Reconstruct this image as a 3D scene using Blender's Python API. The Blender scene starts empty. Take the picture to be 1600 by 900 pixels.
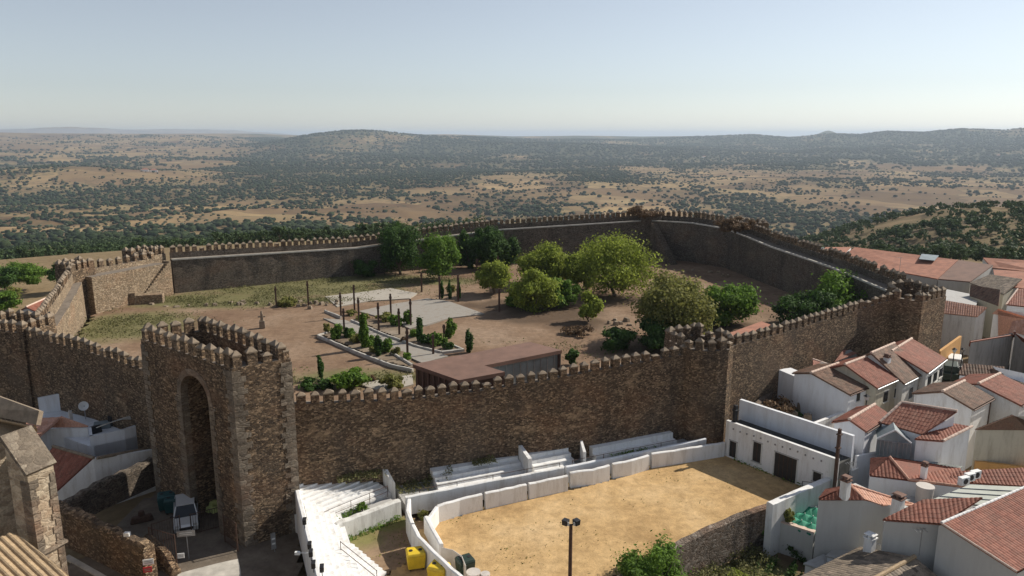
import bpy, math, random
import numpy as np
from mathutils import Vector, Matrix
# ------------------------------------------------------------------ camera, sky, sun, exposure
S = bpy.context.scene
COL = S.collection
R = math.radians
CAMZ = 28.0; FPX = 1155.0; PITCH = math.atan(240/1155.0)
SP, CP = math.sin(PITCH), math.cos(PITCH)
cam = bpy.data.objects.new('camera', bpy.data.cameras.new('camera'))
COL.objects.link(cam); S.camera = cam
cam.data.lens = 36*FPX/1600; cam.data.sensor_width = 36
cam.location = (0, 0, CAMZ); cam.rotation_euler = (R(90)-PITCH, 0, 0)
cam.data.clip_start = 0.5; cam.data.clip_end = 60000
SUN_EL, SUN_AZ = 37.0, 63.0        # azimuth clockwise from +Y (the view direction)
W = bpy.data.worlds.new("World"); S.world = W; W.use_nodes = True
wn = W.node_tree.nodes; wl = W.node_tree.links
sky = wn.new('ShaderNodeTexSky'); sky.sky_type = 'NISHITA'; sky.sun_disc = False
sky.sun_elevation = R(SUN_EL); sky.sun_rotation = R(SUN_AZ)
sky.altitude = 600; sky.air_density = 1.0; sky.dust_density = 0.35; sky.ozone_density = 2.6
bg = wn['Background']; bg.inputs['Strength'].default_value = 0.092
hs = wn.new('ShaderNodeHueSaturation'); hs.inputs['Saturation'].default_value = 0.5; hs.inputs['Value'].default_value = 1.0
wl.new(sky.outputs[0], hs.inputs['Color']); wl.new(hs.outputs[0], bg.inputs[0])
sd = bpy.data.lights.new('sun', 'SUN'); sd.energy = 4.6; sd.angle = R(0.53); sd.color = (1, 0.93, 0.82)
sun = bpy.data.objects.new('sun', sd); COL.objects.link(sun)
sv = Vector((math.sin(R(SUN_AZ))*math.cos(R(SUN_EL)), math.cos(R(SUN_AZ))*math.cos(R(SUN_EL)), math.sin(R(SUN_EL))))
sun.rotation_euler = (-sv).to_track_quat('-Z', 'Y').to_euler(); sun.location = sv*300
S.view_settings.view_transform = 'Standard'; S.view_settings.look = 'None'
S.view_settings.exposure = 0.27; S.view_settings.gamma = 1; S.view_settings.use_curve_mapping = False
S.render.engine = 'CYCLES'
c = S.cycles; c.use_denoising = True; c.max_bounces = 6; c.diffuse_bounces = 3; c.glossy_bounces = 2
c.transmission_bounces = 2; c.transparent_max_bounces = 8; c.volume_bounces = 0; c.caustics_reflective = False; c.caustics_refractive = False
random.seed(7); rng = np.random.default_rng(11)

# ------------------------------------------------------------------ helpers
def ray(px, py):
    v = (py-450)/FPX; u = (px-800)/FPX
    return Vector((u, CP-v*SP, -(v*CP+SP)))
def U(px, py, z=0.0):
    d = ray(px, py); t = (z-CAMZ)/d.z
    return Vector((d.x*t, d.y*t, z))
def UY(px, py, Y):
    d = ray(px, py); t = Y/d.y
    return Vector((d.x*t, Y, CAMZ+d.z*t))
def on_plane(px, py, P, n):
    d = ray(px, py); C = Vector((0, 0, CAMZ)); t = (P-C).dot(n)/d.dot(n)
    return C+d*t
def depth(p): return p.y*CP + (CAMZ-p.z)*SP
def pxm(p): return depth(p)/FPX      # metres per photo pixel at p

ORG = {}
class MB:
    def __init__(s): s.v = []; s.f = []; s.uv = {}; s.mi = []
    def vert(s, p): s.v.append((p[0], p[1], p[2])); return len(s.v)-1
    def face(s, pts, mi=0, uv=None):
        i = [s.vert(p) for p in pts]; s.f.append(i); s.mi.append(mi)
        if uv: s.uv[len(s.f)-1] = uv
    def box(s, c, sx, sy, sz, rz=0, mi=0, taper=1.0):
        # c = centre of the bottom face
        ca, sa = math.cos(rz), math.sin(rz); b = len(s.v)
        for zz, k in ((0, 1), (sz, taper)):
            for x, y in ((-1, -1), (1, -1), (1, 1), (-1, 1)):
                X, Y = x*sx/2*k, y*sy/2*k
                s.v.append((c[0]+X*ca-Y*sa, c[1]+X*sa+Y*ca, c[2]+zz))
        for q in ((3, 2, 1, 0), (4, 5, 6, 7), (0, 1, 5, 4), (1, 2, 6, 5), (2, 3, 7, 6), (3, 0, 4, 7)):
            s.f.append([b+i for i in q]); s.mi.append(mi)
    def prism(s, ring, z0, mi=0, top=True):
        n = len(ring)
        a = [s.vert((p[0], p[1], p[2])) for p in ring]; b = [s.vert((p[0], p[1], z0)) for p in ring]
        ar = sum(ring[i][0]*ring[(i+1) % n][1]-ring[(i+1) % n][0]*ring[i][1] for i in range(n))
        for i in range(n):
            j = (i+1) % n
            q = [b[i], b[j], a[j], a[i]]
            s.f.append(q if ar > 0 else q[::-1]); s.mi.append(mi)
        if top: s.f.append(a if ar > 0 else a[::-1]); s.mi.append(mi)
        s.f.append(b[::-1] if ar > 0 else b); s.mi.append(mi)
    def slab(s, pts, th, mi=0):
        pts = [Vector(p) for p in pts]; n = (pts[1]-pts[0]).cross(pts[2]-pts[0]).normalized()
        if n.z < 0: pts = pts[::-1]; n = -n
        lo = [p-n*th for p in pts]; s.face(pts, mi); s.face(lo[::-1], mi)
        for i in range(len(pts)):
            j = (i+1) % len(pts); s.face([lo[i], lo[j], pts[j], pts[i]], mi)
    def tube(s, a, b, r1, r2=None, seg=8, mi=0, cap=True):
        a, b = Vector(a), Vector(b); r2 = r1 if r2 is None else r2
        d = (b-a).normalized(); x = d.orthogonal().normalized(); y = d.cross(x); k = len(s.v)
        for p, r in ((a, r1), (b, r2)):
            for i in range(seg):
                t = 2*math.pi*i/seg; s.v.append(tuple(p+x*math.cos(t)*r+y*math.sin(t)*r))
        for i in range(seg):
            j = (i+1) % seg; s.f.append([k+i, k+j, k+seg+j, k+seg+i]); s.mi.append(mi)
        if cap:
            s.f.append([k+i for i in range(seg)][::-1]); s.mi.append(mi)
            s.f.append([k+seg+i for i in range(seg)]); s.mi.append(mi)
    def build(s, name, mats, parent=None, smooth=False, bevel=0, own=False):
        if not isinstance(mats, (list, tuple)): mats = [mats]
        if parent is not None: o0 = ORG[parent.name]
        else:
            a = np.array(s.v); o0 = Vector(((a[:, 0].min()+a[:, 0].max())/2, (a[:, 1].min()+a[:, 1].max())/2, a[:, 2].min()))
        me = bpy.data.meshes.new(name)
        me.from_pydata([(x-o0.x, y-o0.y, z-o0.z) for x, y, z in s.v], [], s.f)
        for m in mats: me.materials.append(m)
        me.polygons.foreach_set('material_index', s.mi)
        if s.uv:
            ul = me.uv_layers.new(name='UVMap').data
            for fi, uv in s.uv.items():
                p = me.polygons[fi]
                for k, li in enumerate(p.loop_indices): ul[li].uv = uv[k]
        if smooth: me.polygons.foreach_set('use_smooth', [True]*len(me.polygons))
        me.update()
        o = bpy.data.objects.new(name, me); COL.objects.link(o)
        if parent is not None: o.parent = parent
        else: o.location = o0
        ORG[o.name] = o0
        if bevel:
            b = o.modifiers.new('bevel', 'BEVEL'); b.width = bevel; b.segments = 2; b.limit_method = 'ANGLE'
        return o
def tag(o, label=None, cat=None, group=None, kind=None):
    if label: o['label'] = label
    if cat: o['category'] = cat
    if group: o['group'] = group
    if kind: o['kind'] = kind
    return o
def empty(name, loc, label, cat, group=None):
    o = bpy.data.objects.new(name, None); COL.objects.link(o); o.location = loc; o.empty_display_size = .5
    ORG[o.name] = Vector(loc); return tag(o, label, cat, group)
def copy_tree(o, parent=None):
    q = o.copy(); COL.objects.link(q)
    if parent is not None: q.parent = parent
    for ch in list(o.children): copy_tree(ch, q)
    return q

# ------------------------------------------------------------------ materials
def mat(name):
    m = bpy.data.materials.new(name); m.use_nodes = True
    nt = m.node_tree; return m, nt, nt.nodes['Principled BSDF']
def N(nt, t, **kw):
    n = nt.nodes.new(t)
    for k, v in kw.items(): setattr(n, k, v)
    return n
def ramp(nt, fac, stops, interp='LINEAR'):
    r = N(nt, 'ShaderNodeValToRGB'); r.color_ramp.interpolation = interp
    e = r.color_ramp.elements
    while len(e) < len(stops): e.new(0.5)
    for i, (p, c_) in enumerate(stops): e[i].position = p; e[i].color = tuple(c_)+(1,) if len(c_) == 3 else c_
    nt.links.new(fac, r.inputs[0]); return r.outputs[0]
def mix(nt, a, b, fac, mode='MIX'):
    m = N(nt, 'ShaderNodeMix', data_type='RGBA', blend_type=mode)
    for s, x in ((m.inputs[0], fac), (m.inputs[6], a), (m.inputs[7], b)):
        if isinstance(x, (int, float)): s.default_value = x
        elif isinstance(x, (tuple, list)): s.default_value = tuple(x)+(1,)
        else: nt.links.new(x, s)
    return m.outputs[2]
def mth(nt, op, a, b=None, cl=False):
    m = N(nt, 'ShaderNodeMath', operation=op); m.use_clamp = cl
    for s, x in ((m.inputs[0], a), (m.inputs[1], b)):
        if x is None: continue
        if isinstance(x, (int, float)): s.default_value = x
        else: nt.links.new(x, s)
    return m.outputs[0]
def coords(nt, scale=(1, 1, 1)):
    g = N(nt, 'ShaderNodeNewGeometry'); mp = N(nt, 'ShaderNodeMapping'); mp.inputs['Scale'].default_value = scale
    nt.links.new(g.outputs['Position'], mp.inputs[0]); return mp.outputs[0]
def noise(nt, vec, scale, detail=4, rough=.55, out=0):
    n = N(nt, 'ShaderNodeTexNoise'); n.inputs['Scale'].default_value = scale; n.inputs['Detail'].default_value = detail
    n.inputs['Roughness'].default_value = rough; nt.links.new(vec, n.inputs['Vector']); return n.outputs[out]
def voro(nt, vec, scale, feature='F1', out='Distance', rnd=1.0):
    n = N(nt, 'ShaderNodeTexVoronoi', feature=feature); n.inputs['Scale'].default_value = scale
    n.inputs['Randomness'].default_value = rnd
    nt.links.new(vec, n.inputs['Vector']); return n.outputs[out]
def bump(nt, b, h, strength=.5, dist=.05):
    n = N(nt, 'ShaderNodeBump'); n.inputs['Strength'].default_value = strength; n.inputs['Distance'].default_value = dist
    nt.links.new(h, n.inputs['Height']); nt.links.new(n.outputs[0], b.inputs['Normal'])
def simple(name, col, rough=.7, metal=0, var=.15, vs=3.0, bs=.2, bsc=20):
    m, nt, b = mat(name); v = coords(nt)
    n = noise(nt, v, vs, 5, .6)
    cc = mix(nt, tuple(x*(1-var) for x in col), tuple(min(1, x*(1+var)) for x in col), ramp(nt, n, [(.3, (0,)*3), (.7, (1,)*3)]))
    nt.links.new(cc, b.inputs['Base Color']); b.inputs['Roughness'].default_value = rough; b.inputs['Metallic'].default_value = metal
    if bs: bump(nt, b, noise(nt, v, bsc, 3), bs, .02)
    return m
def masonry(name, dark, mid, light, scale=3.3, mortar=(.26, .21, .16), orange=.5, mort=.05, lichen=.5, bs=.9):
    m, nt, b = mat(name); v = coords(nt, (1, 1, 1.9))
    w = N(nt, 'ShaderNodeVectorMath', operation='ADD')
    nn = N(nt, 'ShaderNodeTexNoise'); nn.inputs['Scale'].default_value = 1.6; nn.inputs['Detail'].default_value = 3; nt.links.new(v, nn.inputs[0])
    sc = N(nt, 'ShaderNodeVectorMath', operation='SCALE'); nt.links.new(nn.outputs['Color'], sc.inputs[0]); sc.inputs['Scale'].default_value = .35
    nt.links.new(v, w.inputs[0]); nt.links.new(sc.outputs[0], w.inputs[1]); vv = w.outputs[0]
    cell = voro(nt, vv, scale, 'F1', 'Color')
    sep = N(nt, 'ShaderNodeSeparateColor'); nt.links.new(cell, sep.inputs[0])
    col = ramp(nt, sep.outputs[0], [(0, dark), (.35, tuple((a+b_)/2 for a, b_ in zip(dark, mid))), (.65, mid), (.93, light)])
    edge = voro(nt, vv, scale, 'DISTANCE_TO_EDGE')
    cellb = voro(nt, vv, scale*.48, 'F1', 'Color'); sepb = N(nt, 'ShaderNodeSeparateColor'); nt.links.new(cellb, sepb.inputs[0]); edgeb = voro(nt, vv, scale*.48, 'DISTANCE_TO_EDGE')
    colb = ramp(nt, sepb.outputs[0], [(0, dark), (.3, mid), (.8, light), (1, tuple(min(1, x*1.15) for x in light))])
    msk = ramp(nt, noise(nt, coords(nt, (.5, .5, 1.1)), .8, 4, .6), [(.57, (0,)*3), (.66, (.75,)*3)])
    col = mix(nt, col, colb, msk); edge = mth(nt, 'ADD', mth(nt, 'MULTIPLY', edge, mth(nt, 'SUBTRACT', 1, msk)), mth(nt, 'MULTIPLY', edgeb, msk))
    fine = noise(nt, coords(nt), 9, 5, .7)
    col = mix(nt, mortar, col, ramp(nt, edge, [(mort*.3, (0,)*3), (mort*1.6, (1,)*3)]))
    big = noise(nt, coords(nt, (.6, .6, 1)), .35, 5, .6)
    col = mix(nt, col, (.42, .2, .1), mth(nt, 'MULTIPLY', ramp(nt, big, [(.5, (0,)*3), (.7, (1,)*3)]), orange))
    big2 = noise(nt, coords(nt, (1, 1, .35)), .5, 6, .65)
    col = mix(nt, col, (.05, .045, .04), mth(nt, 'MULTIPLY', ramp(nt, big2, [(.5, (0,)*3), (.68, (1,)*3)]), lichen))
    strk = noise(nt, coords(nt, (1, 1, .1)), 1.6, 5, .6)
    col = mix(nt, col, (.05, .042, .035), mth(nt, 'MULTIPLY', ramp(nt, strk, [(.58, (0,)*3), (.74, (1,)*3)]), lichen*.6))
    pale = noise(nt, coords(nt), .22, 6, .6, 0)
    col = mix(nt, col, mortar, mth(nt, 'MULTIPLY', ramp(nt, pale, [(.52, (0,)*3), (.66, (1,)*3)]), .35))
    f = ramp(nt, fine, [(.25, (.55,)*3), (.75, (1.35,)*3)])
    col = mix(nt, col, f, 1.0, 'MULTIPLY')
    nt.links.new(col, b.inputs['Base Color']); b.inputs['Roughness'].default_value = .92; b.inputs['Specular IOR Level'].default_value = .2
    h = mth(nt, 'ADD', mth(nt, 'MULTIPLY', ramp(nt, edge, [(0, (0,)*3), (.12, (1,)*3)]), .6), mth(nt, 'MULTIPLY', fine, .6))
    h = mth(nt, 'ADD', h, mth(nt, 'MULTIPLY', sep.outputs[1], .5))
    bump(nt, b, h, bs, .09)
    return m
M = {}
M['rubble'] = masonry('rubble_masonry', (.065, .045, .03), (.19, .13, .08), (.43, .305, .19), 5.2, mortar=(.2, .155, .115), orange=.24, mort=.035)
M['rubble_sun'] = masonry('sunlit_rubble', (.17, .125, .08), (.36, .265, .17), (.5, .39, .27), 4.6, orange=.3, lichen=.2)  # lit copy of the rubble: sunlight put into its paler, warmer colour
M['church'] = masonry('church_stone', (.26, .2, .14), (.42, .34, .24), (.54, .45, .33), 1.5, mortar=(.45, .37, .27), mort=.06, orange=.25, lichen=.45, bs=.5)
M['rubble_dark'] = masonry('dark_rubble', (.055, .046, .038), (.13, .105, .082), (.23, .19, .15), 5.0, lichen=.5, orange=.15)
M['ashlar'] = masonry('ashlar_stone', (.13, .105, .08), (.2, .165, .125), (.28, .235, .18), 1.6, mortar=(.2, .16, .12), orange=.3, lichen=.5, bs=.5)
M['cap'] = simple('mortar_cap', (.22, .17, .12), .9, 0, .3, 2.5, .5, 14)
M['walk'] = simple('walkway_screed', (.17, .14, .11), .95, 0, .3, 1.2, .3, 8)
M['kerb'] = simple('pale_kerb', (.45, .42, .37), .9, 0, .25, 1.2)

def lime(name, col, stain=.35, dirty=(.36, .31, .26), patch=.5):
    m, nt, b = mat(name); v = coords(nt, (1, 1, .45))
    n1 = noise(nt, coords(nt, (1.6, 1.6, .28)), 1.1, 7, .7); n2 = noise(nt, coords(nt), 6, 5, .7)
    cc = mix(nt, col, dirty, mth(nt, 'MULTIPLY', ramp(nt, n1, [(.48, (0,)*3), (.75, (1,)*3)]), stain))
    cc = mix(nt, cc, dirty, mth(nt, 'MULTIPLY', ramp(nt, n2, [(.60, (0,)*3), (.72, (1,)*3)]), stain*patch))
    nt.links.new(cc, b.inputs['Base Color']); b.inputs['Roughness'].default_value = .88
    bump(nt, b, mth(nt, 'ADD', n2, noise(nt, coords(nt), 1.3, 3)), .35, .03); return m
M['white'] = lime('whitewash', (.77, .765, .75), .65, (.40, .36, .30), .8)
M['white_old'] = lime('old_whitewash', (.66, .65, .61), .75, (.27, .24, .2), .9)
M['white_blue'] = lime('bluish_whitewash', (.72, .735, .76), .35)
M['grey_plaster'] = lime('grey_plaster', (.50, .49, .46), .28, (.3, .28, .25))
M['beige'] = lime('beige_plaster', (.50, .46, .36), .7, (.24, .2, .15), .8)
M['dark_plaster'] = lime('weathered_plaster', (.3, .28, .26), .8, (.1, .09, .08), .9)
M['orange'] = lime('ochre_plaster', (.55, .30, .10), .5, (.3, .17, .08))
M['concrete'] = lime('concrete', (.42, .41, .39), .4, (.2, .18, .15))
M['peel'] = masonry('peeling_plaster', (.09, .065, .048), (.18, .14, .11), (.3, .26, .22), 3.0, mortar=(.24, .19, .15), mort=.1, orange=.3, lichen=.9)

def tile(name, c1, c2, c3, lich=.3, spec=.3, aged=(.14, .115, .085)):
    m, nt, b = mat(name); uv = N(nt, 'ShaderNodeUVMap')
    mp = N(nt, 'ShaderNodeMapping'); mp.inputs['Scale'].default_value = (1/.26, 1/.42, 1); nt.links.new(uv.outputs[0], mp.inputs[0])
    fl = N(nt, 'ShaderNodeVectorMath', operation='FLOOR'); nt.links.new(mp.outputs[0], fl.inputs[0])
    wn_ = N(nt, 'ShaderNodeTexWhiteNoise', noise_dimensions='3D'); nt.links.new(fl.outputs[0], wn_.inputs[0])
    col = ramp(nt, wn_.outputs[0], [(0, c1), (.5, c2), (1, c3)])
    n1 = noise(nt, coords(nt), 1.1, 6, .7); n2 = noise(nt, coords(nt), 11, 4, .7)
    col = mix(nt, col, aged, mth(nt, 'MULTIPLY', ramp(nt, n1, [(.42, (0,)*3), (.68, (1,)*3)]), lich))
    col = mix(nt, col, ramp(nt, n2, [(.3, (.65,)*3), (.7, (1.25,)*3)]), 1, 'MULTIPLY')
    nt.links.new(col, b.inputs['Base Color']); b.inputs['Roughness'].default_value = .75; b.inputs['Specular IOR Level'].default_value = spec
    bump(nt, b, n2, .3, .02); return m
M['tile_red'] = tile('red_clay_tile', (.2, .066, .04), (.26, .088, .055), (.33, .125, .08))
M['tile_pink'] = tile('pink_clay_tile', (.27, .1, .065), (.33, .135, .09), (.4, .19, .13), .3)
M['tile_salmon'] = tile('salmon_clay_tile', (.52, .26, .17), (.6, .32, .22), (.66, .38, .28), .15)
M['tile_brown'] = tile('brown_clay_tile', (.1, .055, .036), (.17, .092, .06), (.25, .145, .095), .6)
M['tile_old'] = tile('old_mossy_tile', (.12, .095, .075), (.24, .19, .14), (.36, .28, .21), .75)
M['tile_ochre'] = tile('ochre_church_tile', (.36, .26, .155), (.40, .29, .175), (.45, .33, .2), .35)
M['ridge'] = simple('ridge_mortar', (.62, .47, .38), .85, 0, .2, 4)
M['rust_roof'] = simple('oxide_coated_roof', (.17, .095, .068), .85, 0, .2, .8, .2, 10)
M['red_roof_flat'] = simple('terracotta_roof', (.33, .14, .085), .85, 0, .25, .9, .2, 8)
M['dark_roof'] = simple('bitumen_roof', (.06, .06, .055), .9, 0, .4, 1.5)
M['sheet_pale'] = simple('pale_corrugated_sheet', (.42, .44, .38), .6, 0, .15, 1)
M['sheet_grey'] = simple('grey_corrugated_sheet', (.22, .26, .27), .5, 0, .2, 1)
M['iron'] = simple('rusty_iron', (.09, .05, .035), .7, .3, .3, 5)
M['dark_metal'] = simple('dark_metal', (.035, .035, .037), .5, .5, .2, 5)
M['galv'] = simple('galvanised_steel', (.35, .36, .37), .45, .6, .15, 4)
M['black'] = simple('dark_door_paint', (.022, .019, .018), .6, 0, .3, 4)
M['glass'] = simple('window_glass', (.02, .025, .03), .12, 0, .1, 1, 0)
M['glass_grey'] = simple('frosted_glass_panel', (.2, .235, .24), .35, 0, .3, .6, 0)
M['yellow'] = simple('yellow_plastic', (.72, .5, .03), .5, 0, .15, 2)
M['green_dark'] = simple('dark_green_plastic', (.02, .04, .03), .55, 0, .2, 3)
M['green_cloth'] = simple('green_parasol_cloth', (.012, .2, .12), .8, 0, .2, 3)
M['teal'] = simple('teal_plastic', (.015, .07, .075), .5, 0, .2, 3)
M['lemon'] = simple('yellow_green_tarp', (.55, .6, .22), .7, 0, .2, 2)
M['car_paint'] = simple('silver_car_paint', (.68, .69, .69), .3, .3, .03, 1, 0)
M['white_paint'] = simple('white_sign_paint', (.75, .75, .73), .5, 0, .06, 2, 0)
M['red_paint'] = simple('red_sign_paint', (.5, .03, .04), .5, 0, .1, 2, 0)
M['tank'] = simple('pale_plastic_tank', (.55, .5, .45), .55, 0, .12, 2)
M['tank_blue'] = simple('blue_grey_tank', (.2, .24, .3), .5, 0, .12, 2)
M['bark'] = simple('bark', (.11, .08, .055), .95, 0, .3, 6, .8, 18)
M['rubber'] = simple('rubber', (.02, .02, .02), .8, 0, .1, 3)
M['lamp'] = simple('lamp_glass', (.5, .5, .48), .2, 0, .1, 2, 0)

def leaf(name, c1, c2, c3, trans=.35):
    m, nt, b = mat(name); g = N(nt, 'ShaderNodeNewGeometry')
    col = ramp(nt, g.outputs['Random Per Island'], [(0, c1), (.5, c2), (1, c3)])
    n = noise(nt, coords(nt), .8, 3)
    col = mix(nt, col, ramp(nt, n, [(.3, (.7,)*3), (.7, (1.3,)*3)]), 1, 'MULTIPLY')
    nt.links.new(col, b.inputs['Base Color']); b.inputs['Roughness'].default_value = .75; b.inputs['Specular IOR Level'].default_value = .25
    tr = N(nt, 'ShaderNodeBsdfTranslucent'); nt.links.new(col, tr.inputs[0])
    mx = N(nt, 'ShaderNodeMixShader'); mx.inputs[0].default_value = trans
    out = nt.nodes['Material Output']
    nt.links.new(b.outputs[0], mx.inputs[1]); nt.links.new(tr.outputs[0], mx.inputs[2]); nt.links.new(mx.outputs[0], out.inputs[0])
    return m
M['leaf_dark'] = leaf('dark_leaves', (.028, .062, .013), (.05, .1, .02), (.08, .15, .032))
M['leaf_grass'] = leaf('rough_grass', (.09, .095, .035), (.15, .15, .055), (.24, .22, .1), .3)
M['leaf_green'] = leaf('fresh_leaves', (.065, .13, .016), (.12, .21, .028), (.18, .29, .045), .42)
M['leaf_lime'] = leaf('yellow_green_leaves', (.15, .19, .026), (.24, .29, .042), (.34, .39, .065), .45)
M['leaf_olive'] = leaf('brownish_leaves', (.12, .13, .034), (.2, .2, .052), (.28, .27, .08), .4)
M['leaf_dry'] = leaf('dry_twigs', (.1, .06, .035), (.16, .1, .055), (.24, .16, .09), .2)
M['leaf_oak'] = leaf('holm_oak_leaves', (.034, .058, .02), (.056, .09, .03), (.09, .13, .045), .2)
M['leaf_grove'] = leaf('olive_leaves', (.05, .065, .035), (.08, .1, .055), (.11, .135, .075), .15)
# ------------------------------------------------------------------ terrain
def vnoise(x, y, seed=0):
    xi = np.floor(x).astype(np.int64); yi = np.floor(y).astype(np.int64); xf = x-xi; yf = y-yi
    def h(a, b):
        n = (a*374761393 + b*668265263 + seed*1442695041) & 0x7fffffff
        n = ((n ^ (n >> 13))*1274126177) & 0x7fffffff
        return ((n ^ (n >> 16)) & 0xffff)/65535.0
    u = xf*xf*(3-2*xf); v = yf*yf*(3-2*yf)
    return (h(xi, yi)*(1-u)+h(xi+1, yi)*u)*(1-v)+(h(xi, yi+1)*(1-u)+h(xi+1, yi+1)*u)*v
def fbm(x, y, oct=5, seed=0, gain=.5):
    s = 0; a = 1; t = 0
    for o in range(oct):
        s = s+a*vnoise(x*2**o+o*17.3, y*2**o-o*9.1, seed+o); t += a; a *= gain
    return s/t
def sst(a, b, x):
    t = np.clip((x-a)/(b-a), 0, 1); return t*t*(3-2*t)
def to_y(z, rho):     # photo row of a point of height z at distance rho
    r = (CAMZ-z)/rho; return 450+FPX*(r*CP-SP)/(CP+r*SP)
def P_(az): return 800+FPX*np.tan(np.clip(az, -1.2, 1.2))/.985
def ground(x, y):
    x = np.asarray(x, float); y = np.asarray(y, float)
    rho = np.hypot(x, y)+1e-6; az = np.arctan2(x, y); p = P_(az)
    # plateau of the town, the drop to the valley
    r0 = np.interp(p, [-400, 0, 300, 560, 700, 1150, 1250, 2000], [225, 215, 205, 190, 165, 165, 190, 210])
    r1 = np.interp(p, [-400, 0, 560, 700, 2000], [760, 760, 720, 620, 700])
    plain = -108+26*(fbm(x/520, y/520, 4, 3)-.5)
    zp = np.interp(p, [-400, 0, 600, 900], [-1.5, -1.5, -1.0, 0])
    t = sst(r0, r1, rho)
    base = zp*(1-t)+plain*t
    lp = np.interp(rho, [215, 300, 450, 700, 1000, 1500], [-1.5, -16, -36, -63, -88, -108])
    wl_ = 1-sst(520, 680, p); base = np.where(rho > 215, base*(1-wl_)+np.where(rho < 1500, lp, plain)*wl_, base)
    base = base+(fbm(x/60, y/60, 3, 8)-.5)*14*sst(r0, r0+150, rho)*(1-sst(1200, 2200, rho))
    # hillside on the right with the crest ~420 m away
    crest = np.interp(p, [1050, 1180, 1240, 1300, 1350, 1400, 1450, 1500, 1560, 1600, 1900], [-52, -36, -30, -24, -18, -12.5, -8.5, -5, -2.5, -2, 4])-7
    wr = sst(1100, 1260, p)
    prof = np.interp(rho, [190, 240, 420, 480, 900, 1500], [0, .35, 1, 1, 0, 0])
    low = np.interp(rho, [190, 240, 420], [0, -16, 0])*0
    hill = np.where(rho < 440, zp*(1-prof)+crest*prof-6*np.exp(-((rho-290)/60)**2), crest*prof+plain*(1-prof))+(fbm(x/45, y/45, 3, 21)-.5)*5*sst(200, 260, rho)
    base = base*(1-wr)+np.where(rho < 1500, hill, plain)*wr
    # rise to the skyline
    sky_y = np.interp(p, [-300, 0, 250, 400, 500, 700, 800, 900, 1000, 1100, 1180, 1230, 1290, 1340, 1380, 1440, 1500, 1560, 1600, 1800],
                         [208, 208, 209, 209, 212, 210, 213, 212, 214, 213, 212, 215, 209, 211, 206, 209, 203, 205, 201, 200])
    def z_of(yy, rr):
        v = (yy-450)/FPX; return CAMZ-rr*(v*CP+SP)/(CP-v*SP)
    zs = z_of(sky_y, 9500.0)
    rise = sst(2300, 9500, rho)**1.15
    far = base*(1-rise)+zs*rise
    amp = np.interp(rho, [1500, 3000, 6000, 9000, 9500, 12000], [0, 14, 34, 20, 6, 0])
    far = far+(fbm(x/1500, y/1100, 4, 5)-.5)*2*amp
    # the round hill left of centre and its neighbours
    def bumpv(px0, rr, h, sw, sr):
        a0 = math.atan((px0-800)/FPX*.985); cx, cy = rr*math.sin(a0), rr*math.cos(a0)
        u = (x*math.cos(a0)-y*math.sin(a0)); w = (x*math.sin(a0)+y*math.cos(a0))-rr
        return h*np.exp(-(u/sw)**2-(w/sr)**2)
    far = far+bumpv(550, 5600, 88, 420, 700)+bumpv(650, 6000, 60, 700, 700)+bumpv(90, 2600, 42, 330, 300)+bumpv(470, 5200, 40, 300, 600)
    far = far+bumpv(880, 5200, 45, 900, 500)+bumpv(1180, 7000, 50, 900, 500)+bumpv(1500, 6500, 60, 1100, 500)+bumpv(1290, 8800, 45, 90, 200)
    out = np.where(rho > 9500, zs-(rho-9500)*.03, far)
    # faint distant range
    ridge = z_of(np.interp(p, [-300, 0, 120, 200, 330, 420, 500, 1600], [204, 202, 199, 202, 201, 206, 213, 216])+2*fbm(az*40, az*0, 3, 4), 21000.0)
    out = np.where(rho > 13000, np.maximum(out, -250+(ridge+250)*np.exp(-((rho-21000)/3500)**2)), out)
    # lower ground below the arena's stone wall
    a = np.array([10.9, 45.8]); d = np.array([19.9-10.9, 51.9-45.8]); d = d/np.linalg.norm(d)
    sd_ = (x-a[0])*d[1]-(y-a[1])*d[0]; al = (x-a[0])*d[0]+(y-a[1])*d[1]
    pit = sst(-1.8, -.3, sd_)*(1-sst(60, 75, rho))*sst(-30, -28, al)*sst(-3, 0, x)
    out = out-2.7*pit*(rho < 80)*(1-sst(54, 58, y))
    return out
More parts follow.
